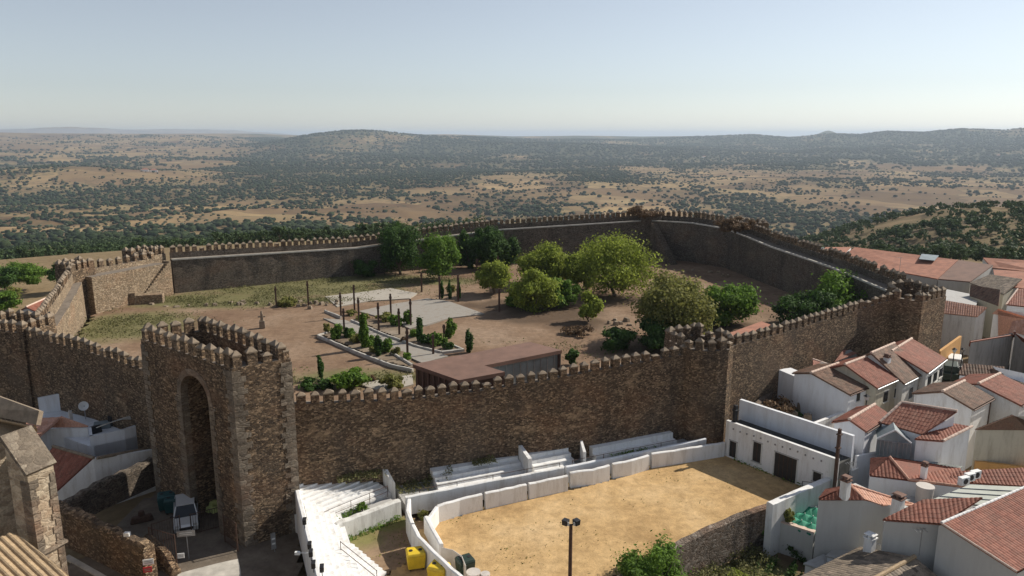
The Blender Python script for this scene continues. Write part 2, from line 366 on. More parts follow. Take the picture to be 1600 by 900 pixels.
def veg(x, y):
    x = np.asarray(x, float); y = np.asarray(y, float)
    rho = np.hypot(x, y)+1e-6; az = np.arctan2(x, y); p = P_(az)
    q = to_y(-106+120*(sst(2600, 9500, rho)), rho)
    lw = np.log(rho)
    p = p+160*(fbm(az*9, lw*9, 3, 31)-.5); q = q+24*(fbm(az*14+5, lw*8, 3, 32)-.5)
    rows = [  # q_top, [(p, density)...]
        (205, [(0, .12), (330, .12), (470, .75), (1600, .85)]),
        (222, [(0, .12), (380, .15), (450, .8), (900, .75), (1600, .9)]),
        (240, [(0, .35), (120, .45), (200, .12), (330, .12), (430, .85), (1600, .85)]),
        (258, [(0, .5), (200, .4), (260, .08), (300, .1), (350, .8), (780, .85), (1000, .6), (1600, .35)]),
        (275, [(0, .3), (300, .25), (380, .8), (760, .75), (820, .4), (1600, .25)]),
        (290, [(0, .8), (420, .85), (640, .5), (760, .25), (900, .2), (1600, .3)]),
        (305, [(0, .9), (520, .8), (600, .4), (760, .3), (900, .2), (1600, .25)]),
        (322, [(0, .65), (300, .5), (500, .3), (700, .3), (900, .35), (1150, .6), (1600, .6)]),
        (340, [(0, .35), (300, .4), (520, .4), (700, .45), (900, .5), (1200, .5), (1600, .6)]),
        (358, [(0, .5), (430, .7), (600, .6), (1200, .4), (1600, .7)]),
        (376, [(0, 1.0), (520, .9), (560, .3), (1200, .3), (1260, .8), (1600, .9)]),
        (460, [(0, 1.0), (1600, .9)])]
    D = np.array([np.interp(p, [a for a, _ in r[1]], [b for _, b in r[1]]) for r in rows]); Q = np.array([r[0] for r in rows])
    k = np.clip(np.searchsorted(Q, q)-1, 0, len(Q)-2); t = np.clip((q-Q[k])/(Q[k+1]-Q[k]), 0, 1)
    ii = np.arange(q.size).reshape(q.shape)
    Df = D.reshape(len(rows), -1); kf = k.ravel(); tf = t.ravel(); n = np.arange(q.size)
    d = (Df[kf, n]*(1-tf)+Df[kf+1, n]*tf).reshape(q.shape)
    pa = fbm(x/260, y/420, 4, 41)          # patches of wood and open field
    d = np.clip(d+(pa-.5)*1.9*np.clip(1.2-np.abs(d-.5), .4, 1), 0, 1)
    return d
nr = 330
radii = np.concatenate([[4], np.geomspace(14, 30000, nr)])
azs = np.concatenate([np.linspace(-math.pi, -.80, 22)[:-1], np.linspace(-.80, .80, 470), np.linspace(.80, math.pi, 22)[1:]])
RR, AA = np.meshgrid(radii, azs, indexing='ij')
GX, GY = RR*np.sin(AA), RR*np.cos(AA); GZ = ground(GX, GY); VG = veg(GX, GY)
def grid_mesh(name, X, Y, Z, m, attr=None):
    n, k = X.shape; me = bpy.data.meshes.new(name)
    me.vertices.add(n*k); me.vertices.foreach_set('co', np.stack([X, Y, Z], -1).ravel())
    i = np.arange((n-1)*(k-1)); a = (i//(k-1))*k+i % (k-1)
    q = np.stack([a, a+k, a+k+1, a+1], -1)[:, ::-1]
    me.loops.add(q.size); me.loops.foreach_set('vertex_index', q.ravel())
    me.polygons.add(len(q)); me.polygons.foreach_set('loop_start', np.arange(0, q.size, 4)); me.polygons.foreach_set('loop_total', np.full(len(q), 4))
    me.polygons.foreach_set('use_smooth', np.ones(len(q), bool))
    me.materials.append(m); me.update(calc_edges=True)
    if attr is not None:
        at = me.attributes.new('cover', 'FLOAT', 'POINT'); at.data.foreach_set('value', attr.ravel())
    me.validate(); me.update()
    if me.polygons[len(q)//2].normal.z < 0: me.flip_normals()
    o = bpy.data.objects.new(name, me); COL.objects.link(o); ORG[name] = Vector((0, 0, 0)); return o
def ground_mat():
    m, nt, b = mat('dry_ground'); v = coords(nt)
    at = N(nt, 'ShaderNodeAttribute', attribute_name='cover')
    big = noise(nt, v, .0035, 6, .6); mid = noise(nt, v, .03, 6, .62); fin = noise(nt, v, .9, 6, .7)
    col = ramp(nt, big, [(.3, (.16, .11, .066)), (.45, (.25, .185, .105)), (.58, (.195, .138, .084)), (.72, (.33, .255, .15))])
    col = mix(nt, col, (.2, .145, .09), mth(nt, 'MULTIPLY', ramp(nt, mid, [(.45, (0,)*3), (.7, (1,)*3)]), .6))
    wv = N(nt, 'ShaderNodeVectorMath', operation='ADD'); nz = N(nt, 'ShaderNodeTexNoise'); nz.inputs['Scale'].default_value = .004; nz.inputs['Detail'].default_value = 3; nt.links.new(v, nz.inputs[0])
    sc_ = N(nt, 'ShaderNodeVectorMath', operation='SCALE'); nt.links.new(nz.outputs['Color'], sc_.inputs[0]); sc_.inputs['Scale'].default_value = 260; nt.links.new(v, wv.inputs[0]); nt.links.new(sc_.outputs[0], wv.inputs[1])
    fc = voro(nt, wv.outputs[0], .0052, 'F1', 'Color'); fe = voro(nt, wv.outputs[0], .0052, 'DISTANCE_TO_EDGE'); fs = N(nt, 'ShaderNodeSeparateColor'); nt.links.new(fc, fs.inputs[0])
    g0_ = N(nt, 'ShaderNodeNewGeometry'); l0_ = N(nt, 'ShaderNodeVectorMath', operation='LENGTH'); nt.links.new(g0_.outputs['Position'], l0_.inputs[0]); fm = ramp(nt, mth(nt, 'DIVIDE', l0_.outputs['Value'], 10000), [(.04, (0,)*3), (.07, (1,)*3)])
    fld = ramp(nt, fs.outputs[0], [(0, (.62, .55, .5)), (.35, (.95, .86, .78)), (.7, (1.1, 1.08, .95)), (1, (1.45, 1.38, 1.2))])
    col = mix(nt, col, mix(nt, (1, 1, 1), fld, fm), 1, 'MULTIPLY')
    col = mix(nt, col, (.06, .06, .035), mth(nt, 'MULTIPLY', mth(nt, 'MULTIPLY', ramp(nt, fe, [(0, (1,)*3), (.022, (0,)*3)]), fm), .6))
    col = mix(nt, col, ramp(nt, fin, [(.3, (.75,)*3), (.7, (1.2,)*3)]), 1, 'MULTIPLY')
    # low scrub on the far slopes: bushes smaller than the modelled trees
    vd = voro(nt, v, .055); vd2 = voro(nt, v, .021)
    dens = mth(nt, 'MULTIPLY', at.outputs['Fac'], 1.0)
    geo = N(nt, 'ShaderNodeNewGeometry'); ln = N(nt, 'ShaderNodeVectorMath', operation='LENGTH'); nt.links.new(geo.outputs['Position'], ln.inputs[0])
    farm = ramp(nt, mth(nt, 'DIVIDE', ln.outputs['Value'], 10000), [(.12, (0,)*3), (.5, (1,)*3)])
    s = mth(nt, 'SUBTRACT', mth(nt, 'MULTIPLY', dens, 1.05), vd)
    mk = ramp(nt, s, [(.0, (0,)*3), (.12, (1,)*3)])
    s2 = mth(nt, 'SUBTRACT', mth(nt, 'MULTIPLY', dens, .95), vd2)
    mk2 = ramp(nt, s2, [(.0, (0,)*3), (.2, (1,)*3)])
    scr = mix(nt, (.03, .042, .022), (.065, .075, .038), fin)
    sm = mth(nt, 'MAXIMUM', mth(nt, 'MULTIPLY', mk, mth(nt, 'ADD', mth(nt, 'MULTIPLY', farm, .65), .3)), mth(nt, 'MULTIPLY', mth(nt, 'MULTIPLY', mk2, farm), .8))
    sm = mth(nt, 'MULTIPLY', sm, ramp(nt, mth(nt, 'DIVIDE', ln.outputs['Value'], 10000), [(.018, (0,)*3), (.03, (1,)*3)]))
    col = mix(nt, col, scr, sm)
    nt.links.new(col, b.inputs['Base Color']); b.inputs['Roughness'].default_value = 1; b.inputs['Specular IOR Level'].default_value = .05
    bump(nt, b, fin, .5, .12); return m
gnd = grid_mesh('ground', GX, GY, GZ, ground_mat(), VG); tag(gnd, 'dry tan countryside with scattered oaks', kind='structure')

# haze: one closed box of even pale air
hz = MB(); hz.box((0, 9000, -420), 60000, 64000, 560)
hm = bpy.data.materials.new('haze_air'); hm.use_nodes = True; hm.node_tree.nodes.clear()
ho = hm.node_tree.nodes.new('ShaderNodeOutputMaterial'); hv = hm.node_tree.nodes.new('ShaderNodeVolumePrincipled')
hv.inputs['Color'].default_value = (.74, .86, 1, 1); hv.inputs['Density'].default_value = HAZE if 'HAZE' in globals() else 8.0e-5
hv.inputs['Anisotropy'].default_value = .2
hm.node_tree.links.new(hv.outputs[0], ho.inputs['Volume'])
tag(hz.build('haze', hm), 'pale summer haze over the valley', kind='stuff')

# ------------------------------------------------------------------ castle
def resample(path, step):
    out = []
    for i in range(len(path)-1):
        a, b = Vector(path[i]), Vector(path[i+1]); n = max(1, int((b-a).length/step))
        for k in range(n): out.append(a.lerp(b, k/n))
    out.append(Vector(path[-1])); return out
MERL = []
for k in range(5):
    mb = MB(); w, t, h = .64+.06*random.random(), .46, .78+.1*random.random()
    def jit(a=.03): return random.uniform(-a, a)
    b0 = [(-w/2+jit(), -t/2+jit(), 0), (w/2+jit(), -t/2+jit(), 0), (w/2+jit(), t/2+jit(), 0), (-w/2+jit(), t/2+jit(), 0)]
    b1 = [(x*.97+jit(.02), y*.97+jit(.02), h) for x, y, _ in b0]
    for i in range(4):
        j = (i+1) % 4; mb.face([b0[i], b0[j], b1[j], b1[i]])
    c0 = [(x*1.12, y*1.14, h-.02+jit(.015)) for x, y, _ in b1]; c1 = [(x*1.12, y*1.14, h+.07+jit(.015)) for x, y, _ in b1]
    r1, r2 = (-w*.12, jit(.03), h+.36+jit(.03)), (w*.12, jit(.03), h+.36+jit(.03))
    for i in range(4):
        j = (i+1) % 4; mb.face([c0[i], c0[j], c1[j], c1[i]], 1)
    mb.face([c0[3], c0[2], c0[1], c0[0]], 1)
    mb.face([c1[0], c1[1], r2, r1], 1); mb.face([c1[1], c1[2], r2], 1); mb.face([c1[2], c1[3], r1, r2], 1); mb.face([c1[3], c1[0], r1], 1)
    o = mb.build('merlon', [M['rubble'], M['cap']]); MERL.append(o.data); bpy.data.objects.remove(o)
def merlon(p, rz, parent, s=1.0, sz=1.0):
    o = bpy.data.objects.new('merlon', random.choice(MERL)); COL.objects.link(o); o.parent = parent
    o.location = Vector(p)-ORG[parent.name]; o.rotation_euler = (random.uniform(-.02, .02), random.uniform(-.02, .02), rz+random.uniform(-.05, .05))
    o.scale = (s*random.uniform(.84, 1.08), random.uniform(.92, 1.05), sz*(random.uniform(.5, .85) if random.random() < .13 else random.uniform(.88, 1.06))); return o
def merlon_row(a, b, parent, inset, nrm, z=None, step=1.06, start=.45, s=1.0, sz=1.0, ruin=0):
    a, b = Vector(a), Vector(b); L = (b.xy-a.xy).length; n = max(1, round((L-start*2)/step)); d = (b-a)/L
    for k in range(n+1):
        if ruin and random.random() < ruin: continue
        p = a+d*(start+(L-2*start)*k/max(1, n)); p = p+nrm*inset
        merlon(p, math.atan2(d.y, d.x), parent, s, sz)
def castle_wall(label, path, side, zb, zin, thick=2.3, ph=.75, m=None, name='castle_wall', merl=True, step=1.06, sz=1.0, inner_kerb=False, ruin=0):
    """path = outer face line (x, y, z of the walkway); side=+1 outer face on the left of the direction of travel"""
    c0 = Vector(path[0]); root = empty(name, (c0.x, c0.y, zb), label, 'castle wall')
    pts = resample(path, 1.4); n = len(pts); nr_ = []
    for i in range(n):
        t = (pts[min(n-1, i+1)]-pts[max(0, i-1)]); nr_.append(Vector((-t.y, t.x, 0)).normalized()*side)
    mb = MB(); J = lambda a: random.uniform(-a, a)
    prof = []
    for p, k in zip(pts, nr_):
        o = Vector((p.x, p.y, 0)); q = o-k*.46; i_ = o-k*thick; jz = J(.05)
        prof.append([o+Vector((0, 0, zb))+k*.12, o+k*J(.03)+Vector((0, 0, p.z+ph+jz)), q+Vector((0, 0, p.z+ph+jz+J(.03))), q+Vector((0, 0, p.z)),
                     i_+Vector((0, 0, p.z+J(.03)))+k*J(.05), i_-k*.05+Vector((0, 0, zin-.6))])
    mis = [0, 1, 0, 1, 0]
    for a, b in zip(prof, prof[1:]):
        for r in range(5):
            q = [a[r], a[r+1], b[r+1], b[r]]; mb.face(q if side < 0 else q[::-1], mis[r])
    for e in (prof[0], prof[-1]): mb.face(e, 0)
    body = mb.build('wall_body', [m or M['rubble'], M['walk']], root)
    if inner_kerb:
        kb = MB()
        for (a, b, k, k2) in zip(pts, pts[1:], nr_, nr_[1:]):
            A, B = a-k*(thick-.18), b-k2*(thick-.18); A2, B2 = a-k*(thick+.08), b-k2*(thick+.08)
            up = Vector((0, 0, .16)); dn = Vector((0, 0, -.05))
            kb.face([A+up, B+up, B2+up, A2+up]); kb.face([A+dn, B+dn, B+up, A+up]); kb.face([A2+dn, B2+dn, B2+up, A2+up])
        kb.build('coping', M['kerb'], root)
    if merl:
        for a, b in zip(path, path[1:]):
            A, B = Vector(a), Vector(b); t = (B-A); k = Vector((-t.y, t.x, 0)).normalized()*side
            merlon_row(A+Vector((0, 0, ph-.04)), B+Vector((0, 0, ph-.04)), root, -.23, k, step=step, sz=sz, ruin=ruin)
    return root
def tower(label, ring, ztop, zb, zfloor=None, m=None, ph=.0, step=1.05, quoin=True, name='wall_tower', sz=1.0, skip=(), ruin=0):
    """ring counter-clockwise (x,y); a box tower with a sunken roof terrace and merlons round the rim"""
    c0 = sum((Vector((p[0], p[1], 0)) for p in ring), Vector())/len(ring); zf = ztop-.9 if zfloor is None else zfloor
    root = empty(name, (c0.x, c0.y, zb), label, 'castle tower')
    mb = MB(); n = len(ring); P = [Vector((p[0], p[1], 0)) for p in ring]
    inn = []
    for i in range(n):
        e1 = (P[i]-P[i-1]).normalized(); e2 = (P[(i+1) % n]-P[i]).normalized()
        n1 = Vector((-e1.y, e1.x, 0)); n2 = Vector((-e2.y, e2.x, 0)); b = (n1+n2).normalized(); inn.append(P[i]+b*(.5/max(.4, b.dot(n1))))
    Z = lambda z: Vector((0, 0, z))
    for i in range(n):
        j = (i+1) % n
        if not (name == 'gate_tower' and i == 0): mb.face([P[i]+Z(zb), P[j]+Z(zb), P[j]+Z(ztop), P[i]+Z(ztop)])
        mb.face([P[i]+Z(ztop), P[j]+Z(ztop), inn[j]+Z(ztop), inn[i]+Z(ztop)], 1)
        mb.face([inn[j]+Z(zf), inn[i]+Z(zf), inn[i]+Z(ztop), inn[j]+Z(ztop)])
    mb.face([p+Z(zf) for p in inn], 1)
    if name == 'gate_tower': GT.update(P=P, mb=mb, zb=zb, zt=ztop, root=root); gate_arch()
    mb.build('tower_body', [m or M['rubble'], M['walk']], root)
    for i in range(n):
        if i in skip: continue
        if (P[(i+1) % n]-P[i]).length < 1.8:
            e_ = P[(i+1) % n]-P[i]; merlon((P[i]+P[(i+1) % n])/2+Vector((-e_.y, e_.x, 0)).normalized()*.25+Z(ztop-.03), math.atan2(e_.y, e_.x), root); continue
        a, b = P[i], P[(i+1) % n]; t = (b-a).normalized(); k = Vector((-t.y, t.x, 0))
        merlon_row(a+Z(ztop-.03)+t*.1, b+Z(ztop-.03)-t*.25, root, .25, k, step=step, start=.3, sz=sz, ruin=ruin)
    if quoin:
        for i in range(n):
            q = MB()
            e1 = (P[i]-P[i-1]).normalized(); e2 = (P[(i+1) % n]-P[i]).normalized()
            o1 = Vector((e1.y, -e1.x, 0)); o2 = Vector((e2.y, -e2.x, 0)); z = zb; k = 0
            while z < ztop-.5:
                h = random.uniform(.32, .46); la, lb = (random.uniform(.75, 1.0), random.uniform(.5, .75)); 
                if k % 2: la, lb = lb, la
                pr = .035+random.uniform(0, .012)
                # two-armed block wrapping the corner
                c_ = P[i]+(o1+o2)*pr/max(.5, 1+o1.dot(o2))
                A = P[i]-e1*la+o1*pr; A2 = P[i]-e1*la-o1*.05; B = P[i]+e2*lb+o2*pr; B2 = P[i]+e2*lb-o2*.05
                lo, hi = Z(z+.012), Z(z+h-.012)
                q.face([A+lo, c_+lo, c_+hi, A+hi]); q.face([c_+lo, B+lo, B+hi, c_+hi]); q.face([A+hi, c_+hi, B+hi, B2+hi, A2+hi]); q.face([A2+lo, A+lo, A+hi, A2+hi]); q.face([B+lo, B2+lo, B2+hi, B+hi])
                z += h; k += 1
            q.build('quoin_column', M['ashlar'], root)
    return root
GT = {}
def gate_arch():
    mb = GT['mb']; A, B = GT['P'][1], GT['P'][0]; zb, zt = GT['zb'], GT['zt']   # ring[0]->ring[1] is the arch face (B -> A)
    d = (B-A); L = d.length; d.normalize(); ins = Vector((-d.y, d.x, 0)); ins = -ins if ins.y < 0 else ins
    s0, s1, zs, zc = 3.15, 6.75, 9.6, 11.45; n = 16; Z = lambda z: Vector((0, 0, z)); rec = 2.9
    P = lambda s, z, i=0: A+d*s+Z(z)+ins*i
    mb.face([P(0, zb), P(s0, zb), P(s0, zt), P(0, zt)]); mb.face([P(s1, zb), P(L, zb), P(L, zt), P(s1, zt)])
    arc = []
    for k in range(n+1):
        t = math.pi*k/n; arc.append(((s0+s1)/2-(s1-s0)/2*math.cos(t), zs+(zc-zs)*math.sin(t)**.85))
    for (a, z1), (b, z2) in zip(arc, arc[1:]): mb.face([P(a, z1), P(b, z2), P(b, zt), P(a, zt)])
    out = [(s0, zb)]+arc+[(s1, zb)]
    for (a, z1), (b, z2) in zip(out, out[1:]): mb.face([P(a, z1), P(b, z2), P(b, z2, rec), P(a, z1, rec)])
    mb.face([P(a, z, rec) for a, z in out])
    q = MB(); z = zb
    while z < zs:          # jamb blocks
        h = random.uniform(.3, .42)
        for s, sg in ((s0, -1), (s1, 1)):
            w = random.uniform(.45, .85)*sg; pr = -.04-random.uniform(0, .01)
            a, b = s, s+w; lo, hi = z+.012, min(z+h, zs)-.012
            q.face([P(a, lo, pr), P(b, lo, pr), P(b, hi, pr), P(a, hi, pr)]); q.face([P(a, lo, pr), P(a, hi, pr), P(a+.002*-sg, hi, .5), P(a+.002*-sg, lo, .5)])
            q.face([P(b, lo, pr), P(b, hi, pr), P(b, hi, .02), P(b, lo, .02)]); q.face([P(a, hi, pr), P(b, hi, pr), P(b, hi, .02), P(a, hi, .02)])
        z += h
    m_ = ((s0+s1)/2, zs)
    for (a, z1), (b, z2) in zip(arc, arc[1:]):      # voussoirs
        def outp(a_, z_): 
            v = Vector((a_-m_[0], z_-m_[1]+.25)).normalized()*.5; return a_+v.x, z_+v.y
        a1, y1 = outp(a, z1); b1, y2 = outp(b, z2); pr = -.04
        q.face([P(a, z1, pr), P(b, z2, pr), P(b1, y2, pr), P(a1, y1, pr)]); q.face([P(a, z1, pr), P(b, z2, pr), P(b, z2-.003, .5), P(a, z1-.003, .5)])
        q.face([P(a1, y1, pr), P(b1, y2, pr), P(b1, y2, .02), P(a1, y1, .02)])
    q.build('arch_surround', M['ashlar'], GT['root'])
A_, B_, C_, D_ = (-18.4, 46.4), (-27.9, 53.6), (-24.1, 56.6), (-15.2, 48.7)
tower('tall gate tower with a pointed arch recess, standing left of the white terraces', [B_, A_, D_, C_], 12.95, -.3, 11.7, name='gate_tower', sz=1.08)
castle_wall('long front curtain wall between the gate tower and the half-way tower, above the arena',
            [(-16.8, 50.9, 8.15), (-7.7, 54.8, 7.1), (-1.55, 57, 7.15), (3.9, 58.5, 7.6), (15.9, 63.7, 8.15)], -1, -.3, 5, ph=.62, sz=.86, step=1.0)
tower('square wall tower halfway along the front wall, behind the white bullring building', [(17.6+2.5*math.cos(R(a)), 64.9+2.5*math.sin(R(a))) for a in range(-158, 40, 27)]+[(17.6, 68.6), (14.2, 66.6)], 9.35, -.5, 8.3, quoin=False)
castle_wall('front curtain wall climbing from the halfway tower to the tower by the village houses',
            [(19.2, 65.6, 8.0), (24.5, 69.2, 8.05), (31, 73.5, 8.4), (37.5, 77.8, 8.8), (43.5, 80.8, 9.6)], -1, -.5, 5, ph=.6)
tower('big square tower at the right corner of the castle above the clay roofs', [(42.3, 80.2), (44.2, 77.6), (48.6, 80.8), (46.6, 85.5), (43.5, 84)], 10.3, -1, 9.4, quoin=False)
castle_wall('right side wall of the castle with a pale coping on its walkway',
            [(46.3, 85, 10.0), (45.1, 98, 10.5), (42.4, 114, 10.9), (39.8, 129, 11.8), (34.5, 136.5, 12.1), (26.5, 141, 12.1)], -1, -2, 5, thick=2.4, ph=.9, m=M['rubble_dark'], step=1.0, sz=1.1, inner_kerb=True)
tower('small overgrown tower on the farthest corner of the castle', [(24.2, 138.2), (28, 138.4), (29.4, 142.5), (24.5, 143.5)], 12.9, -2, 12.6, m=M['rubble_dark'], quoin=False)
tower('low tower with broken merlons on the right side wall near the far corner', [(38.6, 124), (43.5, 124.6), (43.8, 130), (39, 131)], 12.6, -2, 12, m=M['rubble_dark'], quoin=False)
castle_wall('far long wall of the castle behind the courtyard trees',
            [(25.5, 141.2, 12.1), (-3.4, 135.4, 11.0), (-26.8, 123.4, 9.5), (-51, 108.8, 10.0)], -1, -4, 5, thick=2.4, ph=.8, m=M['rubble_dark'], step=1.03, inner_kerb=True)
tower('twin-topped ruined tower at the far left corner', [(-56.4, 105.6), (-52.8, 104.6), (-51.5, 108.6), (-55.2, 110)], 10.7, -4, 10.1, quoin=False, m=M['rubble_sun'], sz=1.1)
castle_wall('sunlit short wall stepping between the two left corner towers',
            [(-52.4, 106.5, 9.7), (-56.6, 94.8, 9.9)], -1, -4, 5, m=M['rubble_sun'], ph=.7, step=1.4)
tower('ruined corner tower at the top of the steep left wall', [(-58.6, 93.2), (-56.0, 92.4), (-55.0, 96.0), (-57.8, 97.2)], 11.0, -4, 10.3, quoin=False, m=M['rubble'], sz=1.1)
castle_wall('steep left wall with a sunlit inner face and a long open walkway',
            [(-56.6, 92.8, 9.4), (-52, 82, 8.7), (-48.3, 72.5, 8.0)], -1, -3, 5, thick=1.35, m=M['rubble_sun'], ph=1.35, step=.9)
tower('low corner turret at the left edge of the picture', [(-51.8, 69.4), (-45.9, 67), (-45.2, 71), (-50.8, 73)], 9.7, -1, 9.0, quoin=False)
castle_wall('dark front wall running left from the gate tower above the white roof terraces',
            [(-46, 67.4, 8.7), (-38, 63.4, 8.5), (-27.3, 56.4, 8.2)], -1, -.5, 5, ph=.6)
castle_wall('short wall stub joining the left edge of the picture to the corner turret',
            [(-70, 71.5, 8.9), (-51.5, 70.3, 8.9)], -1, -.5, 5, ph=.6)

# stairs inside the castle
def stair(label, a, b, width, m, flank=.0):
    a, b = Vector(a), Vector(b); d = b-a; L = d.xy.length; n = max(4, int((b.z-a.z)/.28)); k = Vector((-d.y, d.x, 0)).normalized()
    mb = MB(); rz = math.atan2(d.y, d.x)
    for i in range(n):
        c_ = a+d*((i+.5)/n); top = a.z+(b.z-a.z)*(i+1)/n
        mb.box((c_.x, c_.y, a.z-.3), L/n, width, top-a.z+.3, rz)
    o = mb.build('stone_stair', m); tag(o, label, 'stair', None); return o
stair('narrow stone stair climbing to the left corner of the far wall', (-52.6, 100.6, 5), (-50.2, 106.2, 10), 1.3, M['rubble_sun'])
stair('steep stone stair up to the farthest castle corner', (29.2, 131, 5), (26.4, 138, 12.0), 1.3, M['rubble_dark'])
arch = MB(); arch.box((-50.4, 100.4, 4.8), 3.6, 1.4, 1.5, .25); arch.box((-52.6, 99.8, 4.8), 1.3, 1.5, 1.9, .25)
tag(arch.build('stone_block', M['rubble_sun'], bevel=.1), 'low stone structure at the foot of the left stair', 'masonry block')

# courtyard ground
YARD = [(-46, 70), (-38, 65), (-28, 58.5), (-24, 56), (-15.5, 52.6), (-7.7, 56), (3.9, 59.6), (15, 64.5), (24.5, 70.6), (37.5, 79), (44, 83), (43.5, 98), (41, 114), (38.6, 128.5), (33.6, 135), (26, 140), (-3, 134.2), (-26.4, 122), (-51, 107.6), (-54.5, 94), (-50, 82), (-47, 73)]
def inside(x, y, poly):
    r = np.zeros(np.shape(x), bool); n = len(poly)
    for i in range(n):
        x1, y1 = poly[i]; x2, y2 = poly[(i+1) % n]
        cnd = ((y1 > y) != (y2 > y)) & (x < (x2-x1)*(y-y1)/(y2-y1+1e-12)+x1); r ^= cnd
    return r
def sheet(name, poly, z, m, cell=.8, amp=.0, sc=6.0, seed=5, label=None, edge=0):
    xs = [p[0] for p in poly]; ys = [p[1] for p in poly]
    gx = np.arange(min(xs), max(xs)+cell, cell); gy = np.arange(min(ys), max(ys)+cell, cell)
    X, Y = np.meshgrid(gx, gy); Z = z+amp*(fbm(X/sc, Y/sc, 4, seed)-.5)*2
    n, k = X.shape; idx = np.arange(n*k).reshape(n, k)
    q = np.stack([idx[:-1, :-1], idx[:-1, 1:], idx[1:, 1:], idx[1:, :-1]], -1).reshape(-1, 4)
    cx = (X[:-1, :-1]+cell/2).ravel(); cy = (Y[:-1, :-1]+cell/2).ravel(); q = q[inside(cx, cy, poly)]
    us, inv = np.unique(q, return_inverse=True)
    V = np.stack([X.ravel(), Y.ravel(), Z.ravel()], -1)[us]; me = bpy.data.meshes.new(name)
    me.from_pydata(V.tolist(), [], inv.reshape(-1, 4).tolist()); me.materials.append(m)
    me.polygons.foreach_set('use_smooth', [True]*len(me.polygons)); me.update()
    o = bpy.data.objects.new(name, me); COL.objects.link(o); ORG[name] = Vector((0, 0, 0)); tag(o, label, kind='structure'); return o
def soil(name, a, b, c_, grass=None, gcol=(.09, .11, .035), sc=.12, bs=.5, speck=.0, litter=None):
    m, nt, bb = mat(name); v = coords(nt)
    n1 = noise(nt, v, sc, 6, .6); n2 = noise(nt, v, 1.4, 7, .72); n3 = noise(nt, v, 7, 5, .75)
    col = ramp(nt, n1, [(.32, a), (.5, b), (.68, c_)])
    col = mix(nt, col, ramp(nt, n2, [(.3, (.72,)*3), (.7, (1.22,)*3)]), 1, 'MULTIPLY')
    if speck: col = mix(nt, col, tuple(x*.62 for x in a), mth(nt, 'MULTIPLY', ramp(nt, noise(nt, coords(nt, (1, .55, 1)), .55, 6, .75), [(.5, (0,)*3), (.68, (1,)*3)]), speck*.8))
    if speck: col = mix(nt, col, tuple(x*.42 for x in a), mth(nt, 'MULTIPLY', ramp(nt, n3, [(.56, (0,)*3), (.66, (1,)*3)]), speck))
    for grass, gcol in ((grass, gcol), (litter, (.055, .038, .026))):      # list of (cx, cy, rx, ry) ovals that are grown over
        if not grass: continue
        g = N(nt, 'ShaderNodeNewGeometry'); tot = None
        for (cx, cy, rx, ry) in grass:
            mp = N(nt, 'ShaderNodeMapping'); mp.inputs['Location'].default_value = (-cx/rx, -cy/ry, 0); mp.inputs['Scale'].default_value = (1/rx, 1/ry, 0)
            nt.links.new(g.outputs['Position'], mp.inputs[0]); ln = N(nt, 'ShaderNodeVectorMath', operation='LENGTH'); nt.links.new(mp.outputs[0], ln.inputs[0])
            k = mth(nt, 'SUBTRACT', 1.25, ln.outputs['Value'], True); tot = k if tot is None else mth(nt, 'MAXIMUM', tot, k)
        f = mth(nt, 'MULTIPLY', tot, mth(nt, 'MULTIPLY', noise(nt, v, .35, 6, .7), 2.2))
        f = ramp(nt, f, [(.25, (0,)*3), (.75, (1,)*3)])
        gc = mix(nt, gcol, tuple(min(1, x*2.1) for x in gcol), n2)
        col = mix(nt, col, gc, mth(nt, 'MULTIPLY', f, .8))
    nt.links.new(col, bb.inputs['Base Color']); bb.inputs['Roughness'].default_value = 1; bb.inputs['Specular IOR Level'].default_value = .1
    bump(nt, bb, mth(nt, 'ADD', n2, n3), bs, .06); return m
def ctr(*l): return [(U(a, b, 5).x, U(a, b, 5).y, rx, ry) for a, b, rx, ry in l]
yard_m = soil('courtyard_soil', (.175, .11, .072), (.245, .165, .108), (.3, .215, .15), ctr((200, 510, 9, 9), (330, 470, 16, 6), (450, 450, 22, 9), (560, 437, 16, 6), (520, 468, 7, 3), (560, 590, 8, 3.5), (690, 440, 7, 3)), (.095, .095, .04), litter=ctr((790, 478, 8, 4.5), (850, 490, 9, 7), (900, 505, 5, 5), (1040, 545, 6, 4), (960, 470, 7, 5), (1130, 510, 6, 4), (1300, 500, 9, 6)), speck=.45)
sheet('castle_yard', YARD, 5, yard_m, .8, .10, 7, 5, 'trodden earth courtyard inside the castle')


sheet('waste_ground', [(10.9, 45.6), (19.9, 51.4), (24, 50), (26, 44), (24, 38), (2, 34), (4, 40.5)], -2.62, soil('waste_soil', (.1, .07, .045), (.17, .115, .07), (.24, .165, .1), [(17, 47, 4, 3), (12, 43, 3, 3)], (.09, .1, .035), sc=.3), .4, .35, 3, 12, 'rough waste ground below the peeling wall')
